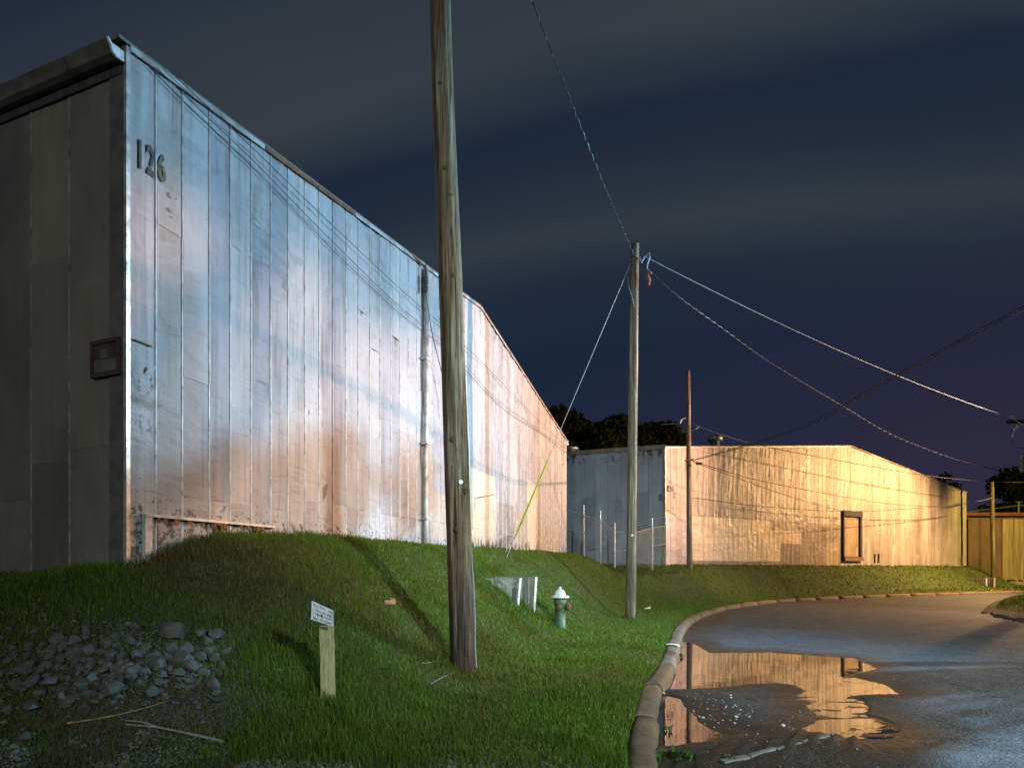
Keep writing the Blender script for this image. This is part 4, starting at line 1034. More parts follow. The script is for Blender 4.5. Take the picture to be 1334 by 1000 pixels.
# second pole
gb = ground_at(821, 805); Y2 = gb.y
pb2 = P(821, 812, Y2); pt2 = P(827.5, 318.5, Y2)
p2 = thing('utility_pole', (pb2.x, pb2.y, gb.z), 'tall slim timber pole on the verge beside the kerb curve, with a guy wire', 'utility pole')
pole_shaft(pb2, pt2, 6.9 / F * Y2, 5.0 / F * Y2, M_POLE2, p2, 50, 18, 1.0, 5, [(13, .15, .3, .9)])
h_ = P(832, 332, Y2 - .12)
MB().tube([P(833, 335, Y2 - .1), P(836, 342, Y2 - .1), P(840, 334, Y2 - .15), P(846, 330, Y2 - .2), P(846.5, 335, Y2 - .2), P(843.5, 344, Y2 - .15), P(843, 350, Y2 - .15), P(849, 356, Y2 - .2)], .018, 6).obj('jumper_loop', M_WIREB, p2)
MB().tube([P(843, 354, Y2 - .15), P(844, 360, Y2 - .15), P(846, 366, Y2 - .15), P(845, 372, Y2 - .15)], [.03, .05, .045, .03], 6).obj('splice', M_RUST, p2)
MB().tube([P(818, 360, Y2 - .1), P(819.5, 375, Y2 - .12), P(824, 388, Y2 - .13), P(826, 400, Y2 - .13)], .006, 4).obj('ground_wire', M_WIREB, p2)
MB().lathe(P(823.5, 697, Y2 - .14), [(.03, 0), (.03, .02)], 8, (0, -1, 0)).obj('tag', M_WHITE, p2)
# third pole
gb = ground_at(898.5, 741, 15); Y3p = gb.y
pb3 = P(898.5, 744, Y3p); pt3 = P(896.3, 483, Y3p)
p3 = thing('utility_pole', (pb3.x, pb3.y, gb.z), 'shorter thin timber pole standing before the left end of warehouse 120', 'utility pole')
pole_shaft(pb3, pt3, 3.8 / F * Y3p, 2.6 / F * Y3p, M_POLE2, p3, 40, 14, 1.0, 8)
MB().tube([P(u, v, Y3p - .2) for u, v in ((893, 600), (900, 599), (903, 598))], .05, 6).obj('clamp', M_RUST, p3)
MB().tube([P(u, v, Y3p - .3) for u, v in ((885.5, 551), (888, 546.5), (891.5, 544.5), (893.5, 545))], .03, 5).obj('jumper_loop', M_WIREB, p3)
MB().lathe(P(901.7, 691, Y3p - .16), [(.035, 0), (.035, .02)], 8, (0, -1, 0)).obj('tag', M_WHITE, p3)
# fourth pole near the shed
Y4 = 38.5
b4 = P(1294.5, 768, Y4); t4 = P(1292, 627, Y4)
p4 = thing('utility_pole', (b4.x, b4.y, b4.z), 'thin yellow lit timber pole in front of the far brown sliding doors', 'utility pole')
pole_shaft(b4, t4, 2.9 / F * Y4, 2.2 / F * Y4, M_POLE2, p4, 20, 10, .6, 11)
# transformer pole at the right edge (its shaft is just outside the photo)
Yt = 22.0; Xt = 21.2
p5 = thing('utility_pole', (Xt, Yt, .2), 'transformer pole at the right edge with a timber crossarm and grey transformer', 'utility pole')
pole_shaft((Xt, Yt, .0), (Xt, Yt, 8.2), .17, .13, M_POLE2, p5, 30, 14, .8, 15)
za = P(0, 551, Yt).z
arm = MB().box(((P(1306, 0, Yt).x + Xt + 1.8) / 2, Yt - .2, za), (Xt + 1.8 - P(1306, 0, Yt).x, .11, .13)).obj('crossarm', M_BARK, p5)
def pin(x, y, z):
    MB().lathe((x, y, z), [(.02, 0), (.05, .02), (.055, .08), (.03, .10), (.045, .13), (.045, .17), (.01, .19)], 10).obj('insulator', M_INSUL, arm, True)
pin(P(1313, 0, Yt).x, Yt - .2, za + .07); pin(Xt + 1.0, Yt - .2, za + .07)
for (u0, v0, u1, v1) in ((1325, 553, 1327, 557), (1321.5, 556, 1322.5, 563), (1320.5, 564, 1319.5, 568)):
    MB().tube([P(u0, v0, Yt - .3), P(u1, v1, Yt - .3)], .045, 8).obj('cutout_fuse', M_INSUL, arm, True)
tx = P(1339, 0, Yt).x; z0 = P(0, 616.5, Yt).z; z1 = P(0, 590, Yt).z
tr = MB().lathe((tx, Yt - .25, z0), [(.24, 0), (.27, .03), (.27, z1 - z0 - .05), (.25, z1 - z0), (.08, z1 - z0 + .05)], 20).obj('transformer_tank', M_TRAFO, p5, True)
for k in range(5):
    a = math.pi * (0.80 + .13 * k); MB().box((tx + .33 * math.cos(a), Yt - .25 + .33 * math.sin(a), (z0 + z1) / 2), (.14, .025, (z1 - z0) * .86), a).obj('cooling_fin', M_TRAFO, tr)
pz = MB(); pz.lathe((tx - .08, Yt - .3, z1), [(.05, 0), (.06, .05), (.04, .1), (.055, .14), (.04, .2), (.02, .24)], 10); pz.obj('bushing', M_INSUL, tr, True)
MB().box(((tx + Xt) / 2, Yt - .12, (z0 + z1) / 2 + .2), (.4, .1, .08)).box(((tx + Xt) / 2, Yt - .12, (z0 + z1) / 2 - .2), (.4, .1, .08)).obj('bracket', M_GALV, p5)
MB().tube([P(1319, 569, Yt - .3), P(1318.5, 577, Yt - .3), P(1324, 583, Yt - .3), P(1334, 584, Yt - .3)], .008, 4).obj('lead_wire', M_WIRE, p5)

# ------------------------------------------------------------------ wires
def sagged(a, b, sag, n=24):
    a, b = Vector(a), Vector(b)
    return [a + (b - a) * (i / n) - Vector((0, 0, 4 * sag * (i / n) * (1 - i / n))) for i in range(n + 1)]
def wire(name, pts, r, mat, label, cat='cable', group=None, n=5):
    return setp(MB().tube(pts, r, n).obj(name, mat), label, cat, group)
def through(pl, n=8):
    """smooth curve through world points"""
    a = densify(np.array([tuple(p) for p in pl]), 0.5) if len(pl) > 2 else np.array([tuple(p) for p in pl])
    return [Vector(p) for p in a]
def twisted(name, pts, r, label):
    t = thing(name, pts[0], label, 'cable')
    MB().tube(pts, r, 5).obj('messenger', M_WIRE, t)
    d = densify(np.array([tuple(p) for p in pts]), .045); mb = MB(); acc = 0; hel = []
    for i, p in enumerate(d):
        hel.append(Vector(p) + Vector((math.cos(i * 1.0) * r * 1.0, 0, math.sin(i * 1.0) * r * 1.0)))
    MB().tube(hel, r * .62, 4).obj('wound_conductor', M_WOUND, t)
    return t
twisted('twisted_cable', sagged(P(826.5, 334, Y2 - .1), P(685, -22, 7.7), .12, 20), .013, 'thick twisted cable rising from the slim pole out over the top of the photo')
twisted('twisted_cable', through([P(846, 352, Y2 - .2), P(880, 383, 15), P(950, 434, 16.3), P(1000, 470, 17.3), P(1100, 530, 19.2), P(1160, 565, 20.3), P(1230, 593, 21.2), P(1290, 610, 21.9), P(1345, 622, 22)]), .011, 'thick twisted cable sagging from the slim pole across the sky to the transformer pole')
wire('overhead_wire', sagged(P(838, 333, Y2 - .15), P(1316, 543.5, Yt - .2), .28, 30), .008, M_WIREB, 'pale thin wire from the slim pole top down to the transformer crossarm')
wire('overhead_wire', sagged(P(1316, 543.5, Yt - .2), P(1420, 590, Yt - 4), .1, 6), .014, M_WIREB, 'pale thin wire leaving the transformer crossarm at the right edge')
# double black wire from the right to the third pole
for k, (dv, lab) in enumerate(((0, 'upper black wire crossing the sky from the right edge to the thin pole'), (3.2, 'lower black wire crossing the sky from the right edge to the thin pole'))):
    wire('overhead_wire', through([P(903, 599 + dv * .3, Y3p - .2), P(980, 577 + dv * .6, 18.8), P(1060, 548 + dv, 16.6), P(1165, 490 + dv, 14.2), P(1250, 443 + dv, 12.3), P(1345, 393 + dv, 10.8)]), .014 if k == 0 else .011, M_WIRE, lab)
# from the third pole to the right, across 120
wire('overhead_wire', through([P(845, 557, 26), P(862, 553, 24), P(880.5, 551.5, Y3p - .2)]), .013, M_WIRE, 'short black wire from behind the slim pole to the thin pole')
wire('overhead_wire', through([P(881, 552, Y3p - .2), P(884, 560, Y3p - .25), P(891, 562, Y3p - .3), P(899, 562, Y3p - .3), P(906, 559, Y3p - .3), P(911, 556, Y3p - .2)]), .013, M_WIRE, 'loop of black wire round the thin pole')
twisted('twisted_cable', through([P(902, 552, Y3p), P(940, 566, 25), P(995, 581, 26.5), P(1100, 601, 29.5), P(1205, 619, 33), P(1290, 627, 36), P(1345, 628, 38)]), .014, 'twisted cable from the thin pole passing over the peak of warehouse 120')
wire('overhead_wire', through([P(902, 600, Y3p - .1), P(940, 612, 24.5), P(980, 623.5, 25.3), P(1070, 641.5, 28.2), P(1160, 656, 32), P(1235, 658.6, 35.6), P(1292, 648, Y4)]), .014, M_WIRE, 'upper black wire slung along the front of warehouse 120')
wire('overhead_wire', through([P(902, 648, Y3p - .1), P(980, 658, 25), P(1091, 665.5, 28.8), P(1160, 664, 31.7), P(1259, 655, 36.5), P(1293, 645, Y4)]), .013, M_WIRE, 'lower black wire slung along the front of warehouse 120')
wire('overhead_wire', through([P(903, 602, Y3p - .15), P(960, 622, 24.5), P(1010, 640, 26), P(1060, 656, 27.5), P(1096, 665, 28.6)]), .012, M_WIRE, 'thin drop wire from the thin pole to the dark boarded opening')
setp(MB().box(P(910.5, 603.5, Y3p - .25), (.26, .1, .09), -.3).obj('splice_case', M_DARKW), 'small dark splice case hanging on the wire beside the thin pole', 'splice case')
wire('overhead_wire', through([P(1293, 648, Y4), P(1278, 652, 37.8), P(1259, 654, 37.4)]), .022, M_WIREB, 'short pale wire from the yellow lit pole to the warehouse corner')
# guy wire of the second pole
ga = P(673, 695, 17.2); g0 = P(822, 342, Y2 - .05); gm = g0 + (ga - g0) * ((575 - 342) / (695 - 342.0))
guy = thing('guy_wire', ga, 'guy wire from the slim pole to the bank, its lower end in a yellow guard', 'guy wire')
MB().tube([g0, gm, ga], .009, 5).obj('strand', M_WIREB, guy)
gk = g0 + (ga - g0) * .695
MB().tube([gk, ga + (gk - ga) * .03], [.028, .034], 7).obj('guard', M_GUARD, guy)
an = ground_at(656, 728, 10)
MB().tube([ga, ga + (an - ga) * .45], .03, 6).obj('turnbuckle', M_GALV, guy)
MB().tube([ga + (an - ga) * .4 + Vector((.02, 0, 0)), an + Vector((.03, 0, -.05))], .012, 5).tube([ga + (an - ga) * .4 - Vector((.04, 0, 0)), an + Vector((-.08, 0, -.05))], .012, 5).obj('anchor_rod', M_GALV, guy)
# cables strung along the front of 126
def on126(u, v, off):
    s_, z_ = wall_hit(u, v, A1, D1); return Vector(wall_xyz(A1, D1, N1, s_, z_, off))
for k, (pp, off, lab) in enumerate((
        ([(207, 92), (250, 132), (320, 195), (390, 262), (450, 318), (520, 382), (575, 428), (620, 470), (690, 540), (736, 583)], .11, 'uppermost of the thin cables strung diagonally across the warehouse 126 front'),
        ([(196, 91), (250, 143), (320, 208), (390, 279), (450, 338), (520, 404), (575, 447), (640, 517), (700, 560), (736, 586)], .085, 'middle of the thin cables strung diagonally across the warehouse 126 front'),
        ([(188, 88), (245, 146), (320, 216), (390, 287), (450, 347), (520, 411), (575, 453), (650, 530), (705, 566), (735, 590)], .065, 'lowest of the thin cables strung diagonally across the warehouse 126 front'))):
    wire('strung_cable', through([on126(u, v, off) for u, v in pp]), .0055, M_WIRE, lab, 'cable')
wire('hanging_cable', through([on126(u, v, .2) for u, v in ((543, 378), (546, 400), (553, 440), (562, 475), (572, 520), (575, 600), (575, 640), (580, 680), (582, 705))]), .010, M_WIRE, 'black cable hanging from the bracket down the warehouse 126 front behind the near pole')
wire('drop_cable', through([P(736, 583, 24), P(700, 622, 20), P(660, 640, 17), P(622, 648, 14.5)]), .010, M_WIRE, 'thin slack wire curving from the far eave corner of warehouse 126 toward the near pole')

# ------------------------------------------------------------------ chain link fence in the gap
fe = thing('chain_link_fence', (4.2, 24.0, 1.5), 'chain link fence with barbed wire closing the alley between the two warehouses', 'fence')
FP = [(740, 663.5, 727, 24.4), (760.7, 669.8, 726, 24.2), (782.5, 677.5, 731, 23.8), (800.7, 691.5, 733, 23.3), (828, 692.5, 734, 23.5), (850, 686.5, 736, 24.2), (867.5, 684, 731, 24.9)]
for i, (u, vt, vb, Y) in enumerate(FP):
    if i in (0,): continue
    ext = 0 if i == 3 else 12
    if i == 3: vt = 682
    MB().tube([P(u, vb + 6, Y), P(u, vt, Y), P(u, vt - 1, Y)], .030 if i != 3 else .042, 8).obj('post', M_GALV, fe)
    if ext: MB().tube([P(u, vt - 1, Y), P(u, vt - ext, Y)], .022, 5).obj('barb_arm', M_GALV, fe)
for i in range(len(FP) - 1):
    a, b = FP[i], FP[i + 1]
    MB().tube([P(a[0], a[1] + .5, a[3]), P(b[0], b[1] + .5, b[3])], .018, 6).obj('top_rail', M_GALV, fe)
    if i in (0, 3, 5):
        MB().tube([P(a[0], a[1] + 25, a[3]), P(b[0], b[1] + 24, b[3])], .016, 6).obj('mid_rail', M_GALV, fe)
bw = MB(); cm = MB()
for i in range(len(FP) - 1):
    a, b = FP[i], FP[i + 1]
    for k in (4, 7.5, 11):
        bw.tube(sagged(P(a[0], a[1] - k, a[3]), P(b[0], b[1] - k, b[3]), .02, 4), .008, 3, False)
    pa, pb_ = P(a[0], a[1], a[3]), P(b[0], b[1], b[3]); ba, bb = P(a[0], a[2] + 3, a[3]), P(b[0], b[2] + 3, b[3])
    w = (pb_ - pa).length; n = max(4, int(w / .11))
    def bil(s_, t_):
        return (ba * (1 - s_) + bb * s_) * (1 - t_) + (pa * (1 - s_) + pb_ * s_) * t_
    hgt = 2.0 / max(w, .1)
    for k in range(-n * 3, n * 3):
        for sg_ in (1, -1):
            s0 = k / n; s1 = s0 + sg_ * hgt; t0, t1 = 0.0, 1.0
            # clip to 0..1
            lo_, hi_ = 0.0, 1.0
            ds = s1 - s0
            for bnd in (0.0, 1.0):
                pass
            tA = (0 - s0) / ds; tB = (1 - s0) / ds; lo_ = max(lo_, min(tA, tB)); hi_ = min(hi_, max(tA, tB))
            if hi_ - lo_ < .03: continue
            cm.tube([bil(s0 + ds * lo_, lo_), bil(s0 + ds * hi_, hi_)], .0028, 3, False)
bw.obj('barbed_wire', M_GALV, fe)
o = cm.obj('chain_mesh', M_GALV, fe); o['kind'] = 'stuff'

# ------------------------------------------------------------------ hydrant
gh = ground_at(729, 816); Yh = gh.y; hs = 50 / F * Yh / .74      # true height about 0.74 m above the grass
hb = Vector((P(729.5, 0, Yh).x, Yh, gh.z - .06))
hy = thing('fire_hydrant', hb, 'green fire hydrant with a white bonnet in the grass beside the concrete wing walls', 'hydrant')
S_ = hs
MB().lathe(hb, [(.13 * S_, 0), (.13 * S_, .04), (.105 * S_, .05), (.105 * S_, .48 * S_), (.118 * S_, .50 * S_), (.118 * S_, .60 * S_), (.10 * S_, .61 * S_)], 24).obj('barrel', M_HYD, hy, True)
MB().lathe(hb, [(.10 * S_, .612 * S_), (.178 * S_, .615 * S_), (.182 * S_, .635 * S_), (.165 * S_, .652 * S_), (.112 * S_, .665 * S_), (.105 * S_, .70 * S_), (.085 * S_, .745 * S_), (.05 * S_, .775 * S_), (.03 * S_, .785 * S_)], 24).obj('bonnet', M_WHITE, hy, True)
MB().lathe(hb, [(.032 * S_, .786 * S_), (.032 * S_, .82 * S_), (.015 * S_, .83 * S_)], 5).obj('operating_nut', M_WHITE, hy)
for k in range(6):
    a = k * math.pi / 3 + .3; MB().lathe((hb.x + .15 * S_ * math.cos(a), hb.y + .15 * S_ * math.sin(a), hb.z + .652 * S_), [(.014, 0), (.014, .014)], 6).obj('bolt', M_RUST, hy)
for (dx, dy, rr, nm) in ((-.22, -1, .05, 'front'), (1, -.18, .066, 'side')):
    d = Vector((dx, dy, 0)).normalized(); c = hb + Vector((0, 0, .44 * S_)) + d * .09
    nz = MB().lathe(c, [(rr * S_, 0), (rr * S_, .055), (rr * 1.12 * S_, .06)], 16, d).obj('nozzle', M_HYD, hy, True)
    MB().lathe(c + d * .061, [(rr * 1.15 * S_, 0), (rr * 1.15 * S_, .035), (rr * .9 * S_, .045), (rr * .3 * S_, .046), (rr * .3 * S_, .07)], 12, d).obj('nozzle_cap', M_RUST, nz)
MB().tube([hb + Vector((.1, -.1, .40 * S_)), hb + Vector((.14, -.12, .33 * S_)), hb + Vector((.17, -.06, .37 * S_))], .006, 4).obj('chain', M_RUST, hy)

# ------------------------------------------------------------------ concrete wing walls (near and far)
def wingwalls(label, e1t, e1b, e2t, e2b, far, Ya, Yb, th):
    """two parallel walls running into the bank; e = front end edges (px), far = px of the back end of the first wall"""
    a_t, a_b = P(*e1t, Ya), P(*e1b, Ya); b_t, b_b = P(*e2t, Yb), P(*e2b, Yb)
    t = thing('concrete_headwall', ((a_b.x + b_b.x) / 2, (a_b.y + b_b.y) / 2, min(a_b.z, b_b.z)), label, 'headwall')
    back = P(*far) - a_t; back.z = 0
    ax = (b_t - a_t); ax.z = 0; axn = ax.normalized()
    for (tp, bt) in ((a_t, a_b), (b_t, b_b)):
        q_ = []
        ln = (bt - tp); ln.z = 0
        for z in (bt.z - .6, tp.z):
            o_ = ln * ((tp.z - z) / (tp.z - bt.z))
            for p in (tp, tp + axn * th, tp + axn * th + back, tp + back):
                p = p + o_
                q_.append((p.x, p.y, z + (.05 if z == tp.z and False else 0)))
        w_ = MB().hexa(q_).obj('wing_wall', M_CONC, t)
        # pale arris strip on the front end
        q_ = []
        nb = -back.normalized() * .012
        for z in (bt.z - .3, tp.z + .006):
            o_ = ln * ((tp.z - z) / (tp.z - bt.z))
            for p in (tp + nb, tp + axn * th + nb, tp + axn * th, tp): q_.append((p.x + o_.x, p.y + o_.y, z))
        MB().hexa(q_).obj('pale_edge', M_CHALK, w_)
    q_ = []
    bk = back * .55
    for z in (min(a_b.z, b_b.z) - .6, a_t.z - .015):
        for p in (a_t + axn * (th + .002) + bk, b_t - axn * .002 + bk, b_t - axn * .002 + bk * 1.25, a_t + axn * (th + .002) + bk * 1.25): q_.append((p.x, p.y, z))
    MB().hexa(q_).obj('back_wall', M_CONC, t)
    return t
gw = ground_at(675, 789); 
wingwalls('low stained concrete headwall with pale front edges cut into the near bank', (676.5, 753), (673, 789), (697, 751.5), (694, 800), (608, 744.0, gw.y + .34), gw.y, gw.y + .28, .05)
gw2 = ground_at(1281, 763, 20); Yw = gw2.y
wingwalls('small dark concrete headwall with two pale edges at the far end of the bank', (1284, 752.5), (1284, 764), (1294.5, 752.5), (1294.5, 769), (1268, 752.5, Yw + .9), Yw, Yw + .1, .12)

# ------------------------------------------------------------------ no trespassing sign
gs = ground_at(427, 906); Ys = gs.y
ps = thing('sign_post', (gs.x, gs.y, gs.z), 'short squared timber post leaning in the grass beside the rubble heap', 'post')
tb, tt_ = P(425.5, 815, Ys), P(427.5, 906, Ys)
hw = 11.0 / F * Ys
V = []; Fc = []
for i in range(9):
    f = i / 8; c = tt_ + (tb - tt_) * f; j = .008 * mnoise.noise(Vector((f * 5, 3, 1)))
    if i == 0: c = c - Vector((0, 0, .1))
    rz = R(20)
    for (px_, py_) in ((-1, -1), (1, -1), (1, 1), (-1, 1)):
        w_ = hw * (1 + .05 * mnoise.noise(Vector((f * 4, px_ * 3, py_ * 2))) + (.04 if i == 0 else 0))
        V.append((c.x + (px_ * math.cos(rz) - py_ * math.sin(rz)) * w_ * .82 + j, c.y + (px_ * math.sin(rz) + py_ * math.cos(rz)) * w_ * .82, c.z))
for i in range(8):
    for k in range(4): Fc.append((i * 4 + k, i * 4 + (k + 1) % 4, (i + 1) * 4 + (k + 1) % 4, (i + 1) * 4 + k))
Fc += [(3, 2, 1, 0), (32, 33, 34, 35)]
mesh('timber', V, Fc, M_POSTW, ps)
# board: corners from the photo; nailed to the front of the post
q = [(405.0, 806.5), (434.6, 815.6), (434.4, 794.8), (406.3, 782.2)]
dep = [Ys - .20, Ys - .13, Ys - .13, Ys - .20]
bc = [P(u, v, d) for (u, v), d in zip(q, dep)]
sb_ = thing('warning_sign', (bc[0] + bc[1]) / 2, 'small white hand lettered no trespassing board on the short post', 'sign')
nrm = (bc[1] - bc[0]).cross(bc[3] - bc[0]).normalized()
if nrm.y > 0: nrm = -nrm
back = [p - nrm * .012 for p in bc]
MB().hexa([back[0], back[1], back[2], back[3], bc[0], bc[1], bc[2], bc[3]]).obj('board', M_SIGN, sb_)
MB().tube([(bc[0] + bc[1]) / 2 - nrm * .012 + Vector((.01, 0, .06)), (bc[0] + bc[1]) / 2 - nrm * .06 + Vector((.012, .01, .06))], .02, 6).obj('batten', M_POSTW, sb_)
def on_board(a, b):
    p = (bc[0] * (1 - a) + bc[1] * a) * (1 - b) + (bc[3] * (1 - a) + bc[2] * a) * b
    return p + nrm * .0025
def line(txt, a0, a1, b0, b1):
    n = len(txt); w = (a1 - a0) / n
    for i, ch in enumerate(txt):
        if ch == ' ': continue
        hh = b1 - b0; small = ch.islower() and ch not in 'ltbdhik'
        flat_glyph('letter', ch, M_INK, sb_, on_board, (a0 + w * i + w * .1, a0 + w * (i + .9), b0 - (.25 * hh if ch in 'gp' else 0), b0 + hh * (.68 if small else 1)))
line('No Tr  ng', .06, .96, .78, .93)
line('No', .20, .42, .55, .70)
line('Violators', .15, .96, .32, .47)
line('Be Prose', .10, .92, .08, .22)
sc_ = MB()
for (a, b, w, h) in ((.50, .60, .10, .035), (.58, .575, .12, .02), (.70, .56, .22, .025), (.72, .60, .2, .02), (.55, .84, .04, .03), (.62, .86, .03, .02)):
    sc_.add([on_board(a, b), on_board(a + w, b - .03), on_board(a + w, b - .03 + h), on_board(a, b + h)], [(0, 1, 2, 3)])
sc_.obj('faded_words', M_INK, sb_)

# ------------------------------------------------------------------ rubble heap
def rock(c, size, sq=(1, 1, .75), seed=0, npt=24, rot=0.0):
    rr = random.Random(seed); bm = bmesh.new()
    for k in range(npt):
        d = Vector((rr.gauss(0, 1), rr.gauss(0, 1), rr.gauss(0, 1))).normalized() * rr.uniform(.78, 1.05)
        d = Vector((d.x * sq[0], d.y * sq[1], d.z * sq[2])) * size
        x_, y_ = d.x * math.cos(rot) - d.y * math.sin(rot), d.x * math.sin(rot) + d.y * math.cos(rot)
        bm.verts.new((c[0] + x_, c[1] + y_, c[2] + d.z))
    r_ = bmesh.ops.convex_hull(bm, input=bm.verts)
    bmesh.ops.delete(bm, geom=[g_ for g_ in r_['geom_interior'] if isinstance(g_, bmesh.types.BMVert)], context='VERTS')
    bm.verts.index_update()
    V = [tuple(v.co) for v in bm.verts]; Fc = [tuple(v.index for v in f.verts) for f in bm.faces]; bm.free()
    return V, Fc
HEAP = 'stones of the rubble heap'
BIG = [(147, 906, 17, 'large pale blocky stone at the lower middle of the rubble heap'), (226, 830, 20, 'broad flat pale slab at the top right of the rubble heap'), (198, 905, 13, 'rounded square pale stone low in the middle of the rubble heap'),
       (32, 877, 14, 'dark wide stone at the left end of the rubble heap'), (113, 826, 11, 'tall upright stone on the upper edge of the rubble heap'), (171, 886, 12, 'smooth flat oval stone in the centre of the rubble heap'),
       (247, 872, 14, 'curved wide stone at the right of the rubble heap'), (273, 852, 10, 'solitary dark stone at the far right end of the rubble heap'), (180, 857, 11, 'flat grey stone leaning in the upper middle of the rubble heap')]
for i, (u, v, s_, lab) in enumerate(BIG):
    g_ = ground_at(u, v); sz = s_ * 1.0 / F * g_.y
    V, Fc = rock((g_.x, g_.y, g_.z + sz * .38), sz, (1.05, .8, .72) if i not in (4,) else (.6, .6, 1.0), 100 + i, 26, i)
    setp(mesh('rubble_stone', V, Fc, M_ROCK, loc=tuple(g_)), lab, 'stone', HEAP)
rr = random.Random(4); placed = [(u, v, s_) for u, v, s_, _ in BIG]; cnt = 0; tries = 0
while cnt < 150 and tries < 20000:
    tries += 1
    u = rr.gauss(145, 68); v = 872 + rr.gauss(0, 22) - .04 * (u - 150); s_ = rr.choice((5, 6, 7, 8, 9, 10, 11, 13, 15))
    if not (2 < u < 302 and 818 < v < 930): continue
    if any((u - a) ** 2 + ((v - b) * 1.5) ** 2 < ((s_ + c) * .50) ** 2 for a, b, c in placed): continue
    placed.append((u, v, s_)); g_ = ground_at(u, v); sz = s_ / F * g_.y
    V, Fc = rock((g_.x, g_.y, g_.z + sz * .22), sz, (rr.uniform(.8, 1.2), rr.uniform(.7, 1), rr.uniform(.6, .95)), 300 + cnt, 20, rr.uniform(0, 3))
    setp(mesh('rubble_stone', V, Fc, M_ROCK, loc=tuple(g_)), 'small angular grey stone among the others of the rubble heap', 'stone', HEAP); cnt += 1
# gravel on the near shoulder, pebbles on the road
def scatter(name, pts, sizes, mat, label):
    octv = np.array([(1, 0, 0), (0, 1, 0), (-1, 0, 0), (0, -1, 0), (0, 0, .7), (0, 0, -.7)], float)
    octf = np.array([(0, 1, 4), (1, 2, 4), (2, 3, 4), (3, 0, 4), (1, 0, 5), (2, 1, 5), (3, 2, 5), (0, 3, 5)])
    n = len(pts); jit = RNG.uniform(.6, 1.25, (n, 6, 3)); a = RNG.uniform(0, 6.28, n)
    V = octv[None] * jit * sizes[:, None, None]
    x_ = V[..., 0] * np.cos(a)[:, None] - V[..., 1] * np.sin(a)[:, None]; y_ = V[..., 0] * np.sin(a)[:, None] + V[..., 1] * np.cos(a)[:, None]
    V = np.stack((x_, y_, V[..., 2]), -1) + pts[:, None, :]
    f = (octf[None] + (np.arange(n) * 6)[:, None, None]).reshape(-1)
    o = bigmesh(name, V.reshape(-1, 3), f, 3, mat); return setp(o, label, kind='stuff')
n = 16000
gx = RNG.uniform(-4.4, .95, n); gy = 3.2 + RNG.gamma(2.0, .42, n)
kd, _ = kerb_dist(gx, gy); ok = (kd > .22) & (gy < 4.75) & (vnoise(gx * 2.2, gy * 3.5, 31) > .42) & (vnoise(gx * .9, gy * .9, 33) > .30)
gx, gy = gx[ok], gy[ok]; gz = height_k(gx, gy, kd[ok]); sz = RNG.gamma(2.2, .0042, len(gx)) + .004
scatter('gravel', np.stack((gx, gy, gz + sz * .3), 1), sz, M_GRAV, 'loose grey gravel on the shoulder at the foot of the bank')
n = 1300
gx = -3.05 + RNG.normal(0, .62, n); gy = 4.42 + RNG.normal(0, .26, n); gz = height(gx, gy); sz = RNG.gamma(2.0, .006, n) + .004
scatter('rubble_fines', np.stack((gx, gy, gz + sz * .3), 1), sz, M_ROCK, 'broken fines and chips lying between the rubble stones')
n = 130
gx = 2.35 + RNG.normal(0, .40, n); gy = 6.2 + RNG.normal(0, .5, n)
gz, _, _ = road_fields(gx, gy); sz = RNG.gamma(2, .0035, n) + .003
scatter('road_pebbles', np.stack((gx, gy, gz + sz * .3), 1), sz, M_PEB, 'pale pebbles washed onto the muddy road between the puddles')
n = 1500
gx = RNG.uniform(1.3, 6.5, n); gy = RNG.uniform(4.2, 11, n); gz, _, _ = road_fields(gx, gy); sz = RNG.gamma(2, .0022, n) + .0025
kd, _ = kerb_dist(gx, gy); ok = kd < -.05
scatter('road_grit', np.stack((gx, gy, gz + sz * .3), 1)[ok], sz[ok], M_GRAV, 'fine grit scattered on the wet asphalt')

# stones and gravel at the tip of the right verge
for i, (u, v, s_) in enumerate(((1283, 797, 4.5), (1293, 800, 5), (1302, 802.5, 5.5), (1312, 804.5, 6), (1322, 806.5, 6), (1331, 808, 6.5))):
    Y = 1.55 * F / (v - HV); c = P(u, v, Y); sz = s_ / F * Y
    V, Fc = rock((c.x, c.y, .06), sz, (1.2, .8, .7), 700 + i, 20, i)
    setp(mesh('edging_stone', V, Fc, M_ROCK, loc=(c.x, c.y, 0)), ('smallest rough stone at the tip of the right verge', 'second rough stone from the tip of the right verge', 'third rough stone from the tip of the right verge', 'rough stone third from the right photo edge on the right verge', 'rough stone next to the one at the right photo edge', 'dark rough stone edging the right verge at the photo edge')[i], 'stone', 'stones edging the right verge')

# sticks and litter
def stick(pts, r, mat, label, cat='stick', nm='fallen_stick'):
    w = []
    for u, v in pts:
        g_ = ground_at(u, v); w.append(g_ + Vector((0, 0, .035)))
    w = through(w) if len(w) > 2 else w
    k = len(w); rs = [r * (1 - .6 * i / max(1, k - 1)) for i in range(k)]
    setp(MB().tube(w, rs, 6).obj(nm, mat), label, cat)
stick([(88, 950), (140, 940), (190, 929), (213, 921)], .009, M_STICK, 'straight dry yellow stick lying below the rubble heap')
stick([(290, 972), (250, 962), (205, 955), (164, 951)], .013, M_BRANCH, 'lower prong of the grey dead branch at the foot of the grass')
stick([(205, 955), (185, 948), (163, 944)], .010, M_BRANCH, 'upper prong of the grey dead branch at the foot of the grass')
stick([(285, 920), (262, 908), (240, 898)], .012, M_BARK, 'brown stick poking from the right side of the rubble heap')
stick([(561, 895), (575, 887), (594, 878)], .006, M_BRANCH, 'thin pale straw in front of the near pole')
stick([(550, 868), (562, 866), (573, 864)], .005, M_BRANCH, 'short thin straw left of the near pole foot')
g_ = ground_at(508, 789); 
